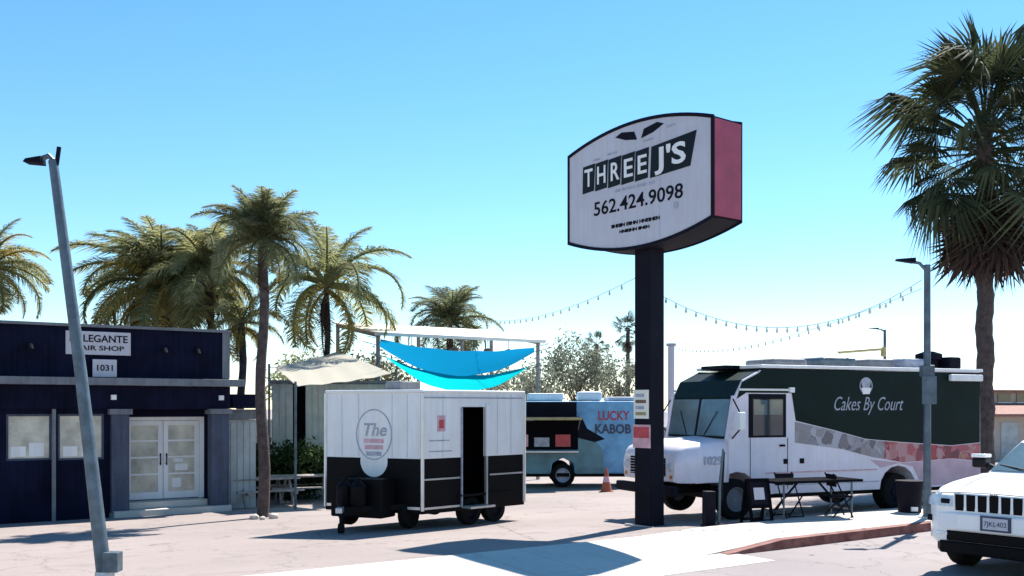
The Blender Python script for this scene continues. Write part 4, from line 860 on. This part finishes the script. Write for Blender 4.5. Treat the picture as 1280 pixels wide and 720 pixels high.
# ------------------------------------------------------------------ vegetation
def crown_mesh(name, mat, rx, ry, rz_, nclump, nleaf, ls, spread=.32, flat=1.0, seed=0):
    r = np.random.default_rng(seed); vs = []; fs = []
    d = r.normal(size=(nclump, 3)); d /= np.linalg.norm(d, axis=1)[:, None]; rad = r.uniform(.35, 1.0, nclump) ** .6
    cs = d * rad[:, None] * np.array([rx, ry, rz_])
    P = np.repeat(cs, nleaf, 0) + r.normal(size=(nclump * nleaf, 3)) * spread * np.array([1, 1, flat])
    a = r.normal(size=P.shape); a /= np.linalg.norm(a, axis=1)[:, None]; bb = r.normal(size=P.shape); bb -= a * (a * bb).sum(1)[:, None]; bb /= np.linalg.norm(bb, axis=1)[:, None]
    l = ls * r.uniform(.6, 1.3, (len(P), 1))
    q = np.stack([P - a * l, P + bb * l * .38, P + a * l, P - bb * l * .38], 1).reshape(-1, 3)
    me = bpy.data.meshes.new(name); n = len(P)
    me.from_pydata(q.tolist(), [], np.arange(4 * n).reshape(n, 4).tolist()); me.materials.append(mat); return me, cs
def tree(name, label, cat, loc, h, rx, ry, rz_, mat, ncl, nl, ls, seed, trunk=.14, spread=.35, group=None, bark=m_bark):
    o = thing(name, label, cat, loc, 0, group); me, cs = crown_mesh('crown', mat, rx, ry, rz_, ncl, nl, ls, spread, seed=seed)
    inst('crown', me, o, (0, 0, h)); b = MB()
    b.tube([(0, 0, -.05), (.04 * h, .02, h * .35), (-.02 * h, 0, h * .8), (0, 0, h)], [trunk, trunk * .8, trunk * .6, trunk * .3], 9)
    for i in range(0, len(cs), max(1, len(cs) // 14)):
        c = Vector(cs[i]) + Vector((0, 0, h)); s0 = Vector((0, 0, h * random.uniform(.45, .8))); b.tube([s0, s0.lerp(c, .5) + Vector((0, 0, .15)), c], [trunk * .35, trunk * .22, .012], 5)
    b.build('trunk', bark, o, smooth=True); return o
# feather-palm fronds
def feather_mesh(nm, mat, L, droop, leaf, seed, nl=44, up0=0):
    r = random.Random(seed); b = MB(); pts = []; p = Vector((0, 0, 0)); N = 14
    for i in range(N + 1):
        t = i / N; ang = up0 - droop * t ** 1.4; pts.append(p.copy()); p = p + Vector((math.cos(ang), 0, math.sin(ang))) * L / N
    b.tube(pts, [.022 * (1 - .85 * i / N) + .003 for i in range(N + 1)], 5)
    for i in range(nl):
        t = .14 + .86 * i / nl; k = min(N - 1, int(t * N)); q = pts[k].lerp(pts[k + 1], t * N - k); d = (pts[k + 1] - pts[k]).normalized()
        gap_ = r.random() < .12
        ll = (.35 if gap_ else 1) * leaf * math.sin(math.pi * min(1, .18 + .80 * t)) ** .6 * r.uniform(.75, 1.1)
        for sgn in (-1, 1):
            o_ = (d * r.uniform(.35, .7) + Vector((0, sgn, 0)) * r.uniform(.6, 1) + Vector((0, 0, r.uniform(-.25, .35)))).normalized()
            m = q + o_ * ll * .5; e = m + (o_ + Vector((0, 0, -r.uniform(.6, 1.5)))).normalized() * ll * .5; w_ = d * .0055
            b.add([q - w_, q + w_, m + w_ * 1.1, m - w_ * 1.1, e], [(0, 1, 2, 3), (3, 2, 4)])
    return b.mesh(nm, mat)
FEA = [feather_mesh('frond', lf_queen, 1.0, d, .30, i, 95) for i, d in enumerate((1.5, 2.1, 2.7, 1.0))]
FEAY = [feather_mesh('frond', lf_yel, 1.0, d, .27, 20 + i, 75) for i, d in enumerate((1.7, 2.3))]
FEAO = [feather_mesh('frond', lf_olive, 1.0, d, .30, 50 + i, 95) for i, d in enumerate((1.5, 2.1, 2.7, 1.0))]
FEAD = [feather_mesh('frond', lf_dead, 1.0, d, .18, 30 + i, 30) for i, d in enumerate((1.2,))]
def feather_palm(label, px, D, crown_y, r, n, nyel, ndead=0, trunk=.15, seed=0, group=None, z0=None, tuft=0, yfrac=0.0, fs=None):
    rd = random.Random(seed); F = fs or FEA; p = gp_(px, D); p.z = gz(p.x, D) if z0 is None else z0
    o = thing('feather_palm_tree', label, 'palm tree', p, 0, group); H = at(px, crown_y, D).z - p.z
    b = MB(); K = 16; b.tube([(0.05 * math.sin(i * .6), 0, H * i / K - (.05 if i == 0 else 0)) for i in range(K + 1)], [trunk * (1.2 - .35 * i / K) * (1 + .05 * (i % 2)) for i in range(K + 1)], 12); b.build('trunk', m_trunk, o, smooth=True, angle=60)
    b = MB(); b.tube([(0, 0, H - .1), (0, 0, H + .25), (0, 0, H + .5)], [trunk * .95, trunk * .8, trunk * .3], 10); b.build('crown_shaft', m_trunk, o, smooth=True)
    for i in range(tuft):
        inst('frond', F[rd.choice((0, 3, 3))], o, (0, 0, H + .3), (rd.uniform(-.5, .5), -R(rd.uniform(42, 88)), i * 2.39996 + rd.uniform(-.3, .3)), r * rd.uniform(.62, .88))
    for i in range(n):
        f = (i + .5) / n; el_ = R(82 - 95 * f + rd.uniform(-8, 8)); yw = i * 2.39996 + rd.uniform(-.25, .25); s_ = r * rd.uniform(.85, 1.12) * (.82 if el_ > R(60) else 1)
        inst('frond', rd.choice(FEAY) if rd.random() < yfrac else F[3 if el_ > R(55) and rd.random() < .5 else rd.randrange(3)], o, (0, 0, H + .3), (rd.uniform(-.3, .3), -el_, yw), s_)
    for i in range(nyel): inst('frond', rd.choice(FEAY), o, (0, 0, H + .15), (rd.uniform(-.4, .4), R(rd.uniform(-5, 40)), rd.uniform(0, 6.28)), r * rd.uniform(.6, .95))
    for i in range(ndead): inst('dead_frond', FEAD[0], o, (0, 0, H + .1), (rd.uniform(-.3, .3), R(rd.uniform(60, 80)), rd.uniform(0, 6.28)), r * rd.uniform(.5, .75))
    return o
feather_palm('tall dark feather palm with straight trunk beside the navy shop corner', 328, 23, 318, 1.7, 30, 1, 5, trunk=.115, seed=3, tuft=34)
feather_palm('broad yellowing feather palm rising behind the navy shop roof', 205, 35, 372, 3.7, 40, 16, 8, trunk=.17, seed=5, yfrac=.25, tuft=8, fs=FEAO)
feather_palm('pale feather palm between the yellowing palm and the dark trunk', 262, 34, 352, 2.8, 30, 4, 4, trunk=.12, seed=17, yfrac=.12, tuft=6, fs=FEAO)
feather_palm('drooping feather palm behind the cream canopy', 408, 33, 368, 3.5, 18, 3, 5, trunk=.10, seed=8, yfrac=.10, fs=FEAO)
feather_palm('feather palm of which only the crown tops the white patio roof', 563, 46, 412, 2.8, 24, 1, 2, trunk=.12, seed=11, tuft=12)
feather_palm('yellow low feather palm between the navy shop and dark palm trunk', 302, 33, 415, 1.9, 10, 9, 6, trunk=.13, seed=14, fs=FEAO)
feather_palm('ragged feather palm with brown fronds behind the far end of the navy shop', -14, 35, 345, 2.6, 22, 8, 8, trunk=.14, seed=19, yfrac=.25, fs=FEAO)
# fan palms
def fan_mesh(nm, mat, pet, R_, seed, nseg=26, fold=.25, droopy=.25):
    r = random.Random(seed); b = MB()
    b.tube([(0, 0, 0), (pet * .5, 0, .03), (pet, 0, 0)], [.022, .016, .012], 5); h = Vector((pet, 0, 0))
    for i in range(nseg):
        a = R(-125 + 250 * i / (nseg - 1)) + r.uniform(-.03, .03); l = R_ * (.62 + .38 * math.cos(a * .6)) * r.uniform(.85, 1.08)
        d = Vector((math.cos(a), math.sin(a), 0)); n_ = Vector((-d.y, d.x, 0)); w_ = l * .036
        m = h + d * l * .58 + Vector((0, 0, -fold * abs(math.sin(a)) * l * .35)); e = h + d * l + Vector((r.uniform(-.04, .04), 0, -droopy * l * r.uniform(.5, 1.3) - fold * abs(math.sin(a)) * l * .5))
        b.add([h, m - n_ * w_, m + Vector((0, 0, .02)), m + n_ * w_, e], [(0, 1, 2), (0, 2, 3), (1, 4, 2), (2, 4, 3)])
    return b.mesh(nm, mat)
FAN = [fan_mesh('frond', lf_fan, 1.05, .68, i, nseg=30, fold=.6, droopy=(.15, .45, .8)[i]) for i in range(3)]
FAND = [fan_mesh('dead_frond', lf_dead, .55, .75, 9 + i, fold=.9, droopy=.1) for i in range(2)]
def fan_palm(label, px, D, cy, sc, n, ndead, trunk, seed, z0=None, skirt=1.5, group=None, ob=None):
    rd = random.Random(seed); p = gp_(px, D)
    if z0 is not None: p.z = z0
    o = thing('fan_palm_tree', label, 'palm tree', p, 0, group); H = at(px, cy, D).z - p.z; b = MB(); K = 44
    b.tube([(.02 * math.sin(i * .9), .02 * math.cos(i), H * i / K - (.05 if i == 0 else 0)) for i in range(K + 1)], [trunk * (1.25 - .3 * i / K + .10 * (i % 2)) for i in range(K + 1)], 12); b.build('trunk', m_trunk, o, smooth=True, angle=25)
    for i in range(n):
        f = (i + .5) / n; el_ = R(84 - 124 * f + rd.uniform(-14, 14)); yw = i * 2.39996 + rd.uniform(-.4, .4)
        inst('frond', FAN[0 if f < .3 else rd.randrange(3)], o, (0, 0, H - .55 * f * sc), (rd.uniform(-.5, .5), -el_, yw), sc * rd.uniform(.55, 1.12))
    for i in range(ndead):
        f = i / ndead; inst('dead_frond', rd.choice(FAND), o, (0, 0, H - sc * (.72 + skirt * f * .5)), (rd.uniform(-.4, .4), R(rd.uniform(50, 82)), i * 2.39996), sc * rd.uniform(.8, 1.2))
    return o
fan_palm('tall fan palm with brown skirt of dead fronds behind the green truck rear', 1231, 29, 158, 1.98, 90, 64, .20, 4, z0=-.03, skirt=.8)
fan_palm('thin distant fan palm above pale gum trees by the sign pole', 785, 85, 410, .9, 26, 8, .16, 5, z0=-.55)
fan_palm('shorter thin distant fan palm above the pale gum trees', 745, 95, 430, .9, 24, 6, .16, 6, z0=-.55)
# broadleaf trees
def gl(px, D): q = gp_(px, D); q.z = -.55; return q
tree('gum_tree', 'pale grey green gum tree with open crown behind the blue truck', 'tree', gl(722, 58), 5.0, 2.0, 1.6, 1.7, lf_euc, 60, 70, .12, 21, spread=.32)
tree('gum_tree', 'smaller pale gum tree between blue truck and sign pole', 'tree', gl(775, 62), 4.2, 1.6, 1.4, 1.5, lf_euc, 40, 60, .12, 22, spread=.3)
tree('gum_tree', 'low pale gum tree beside the turquoise sail end', 'tree', gl(672, 50), 3.6, 1.1, 1.0, 1.1, lf_euc, 24, 55, .11, 23, spread=.28)
for i, (px, D, h, rx, label) in enumerate([(352, 29.5, .75, .75, 'dark dense shrub before the shed at the palm side'), (376, 29.3, .95, .85, 'tallest dark shrub in front of the shed doorway'), (402, 29.6, .8, .8, 'dark shrub half hidden by the white trailer edge'), (322, 30, .8, .7, 'dark shrub behind the palm trunk by the pale annex')]):
    q = gp_(px, D); tree('shrub', label, 'shrub', q, h, rx, .6, h * .9, lf_bush, 34, 60, .09, 40 + i, trunk=.04, spread=.16)
for i, (px, D, h, lab) in enumerate([(640, 58, 3.4, 'green tree showing between the patio roof and the pale gums'), (470, 60, 4.4, 'green tree beyond the patio roof and drooping feather palm'), (380, 62, 4.2, 'green tree beyond the cream canopy and dark palm trunk')]):
    tree('backdrop_tree', lab, 'tree', gl(px, D), h, 2.2, 2.0, 1.3, (lf_euc, lf_tree, lf_queen)[i % 3], 40, 55, .15, 60 + i, spread=.4, group='trees beyond the boundary wall')
# stones at the palm foot
for i, (px, D, r_, lab) in enumerate([(318, 22.4, .10, 'pale stone lying at the foot of the dark palm, shop side'), (328, 22.2, .07, 'smallest pale stone at the foot of the dark palm'), (342, 22.5, .11, 'pale stone at the foot of the dark palm, trailer side')]):
    q = gp_(px, D); bm = bmesh.new(); bmesh.ops.create_icosphere(bm, subdivisions=2, radius=r_)
    for v in bm.verts: v.co *= 1 + random.uniform(-.12, .12); v.co.z *= .7
    me = bpy.data.meshes.new('stone'); bm.to_mesh(me); bm.free(); me.materials.append(m_stone)
    tag(inst('stone', me, None, q + Vector((0, 0, r_ * .5))), lab, 'stone')
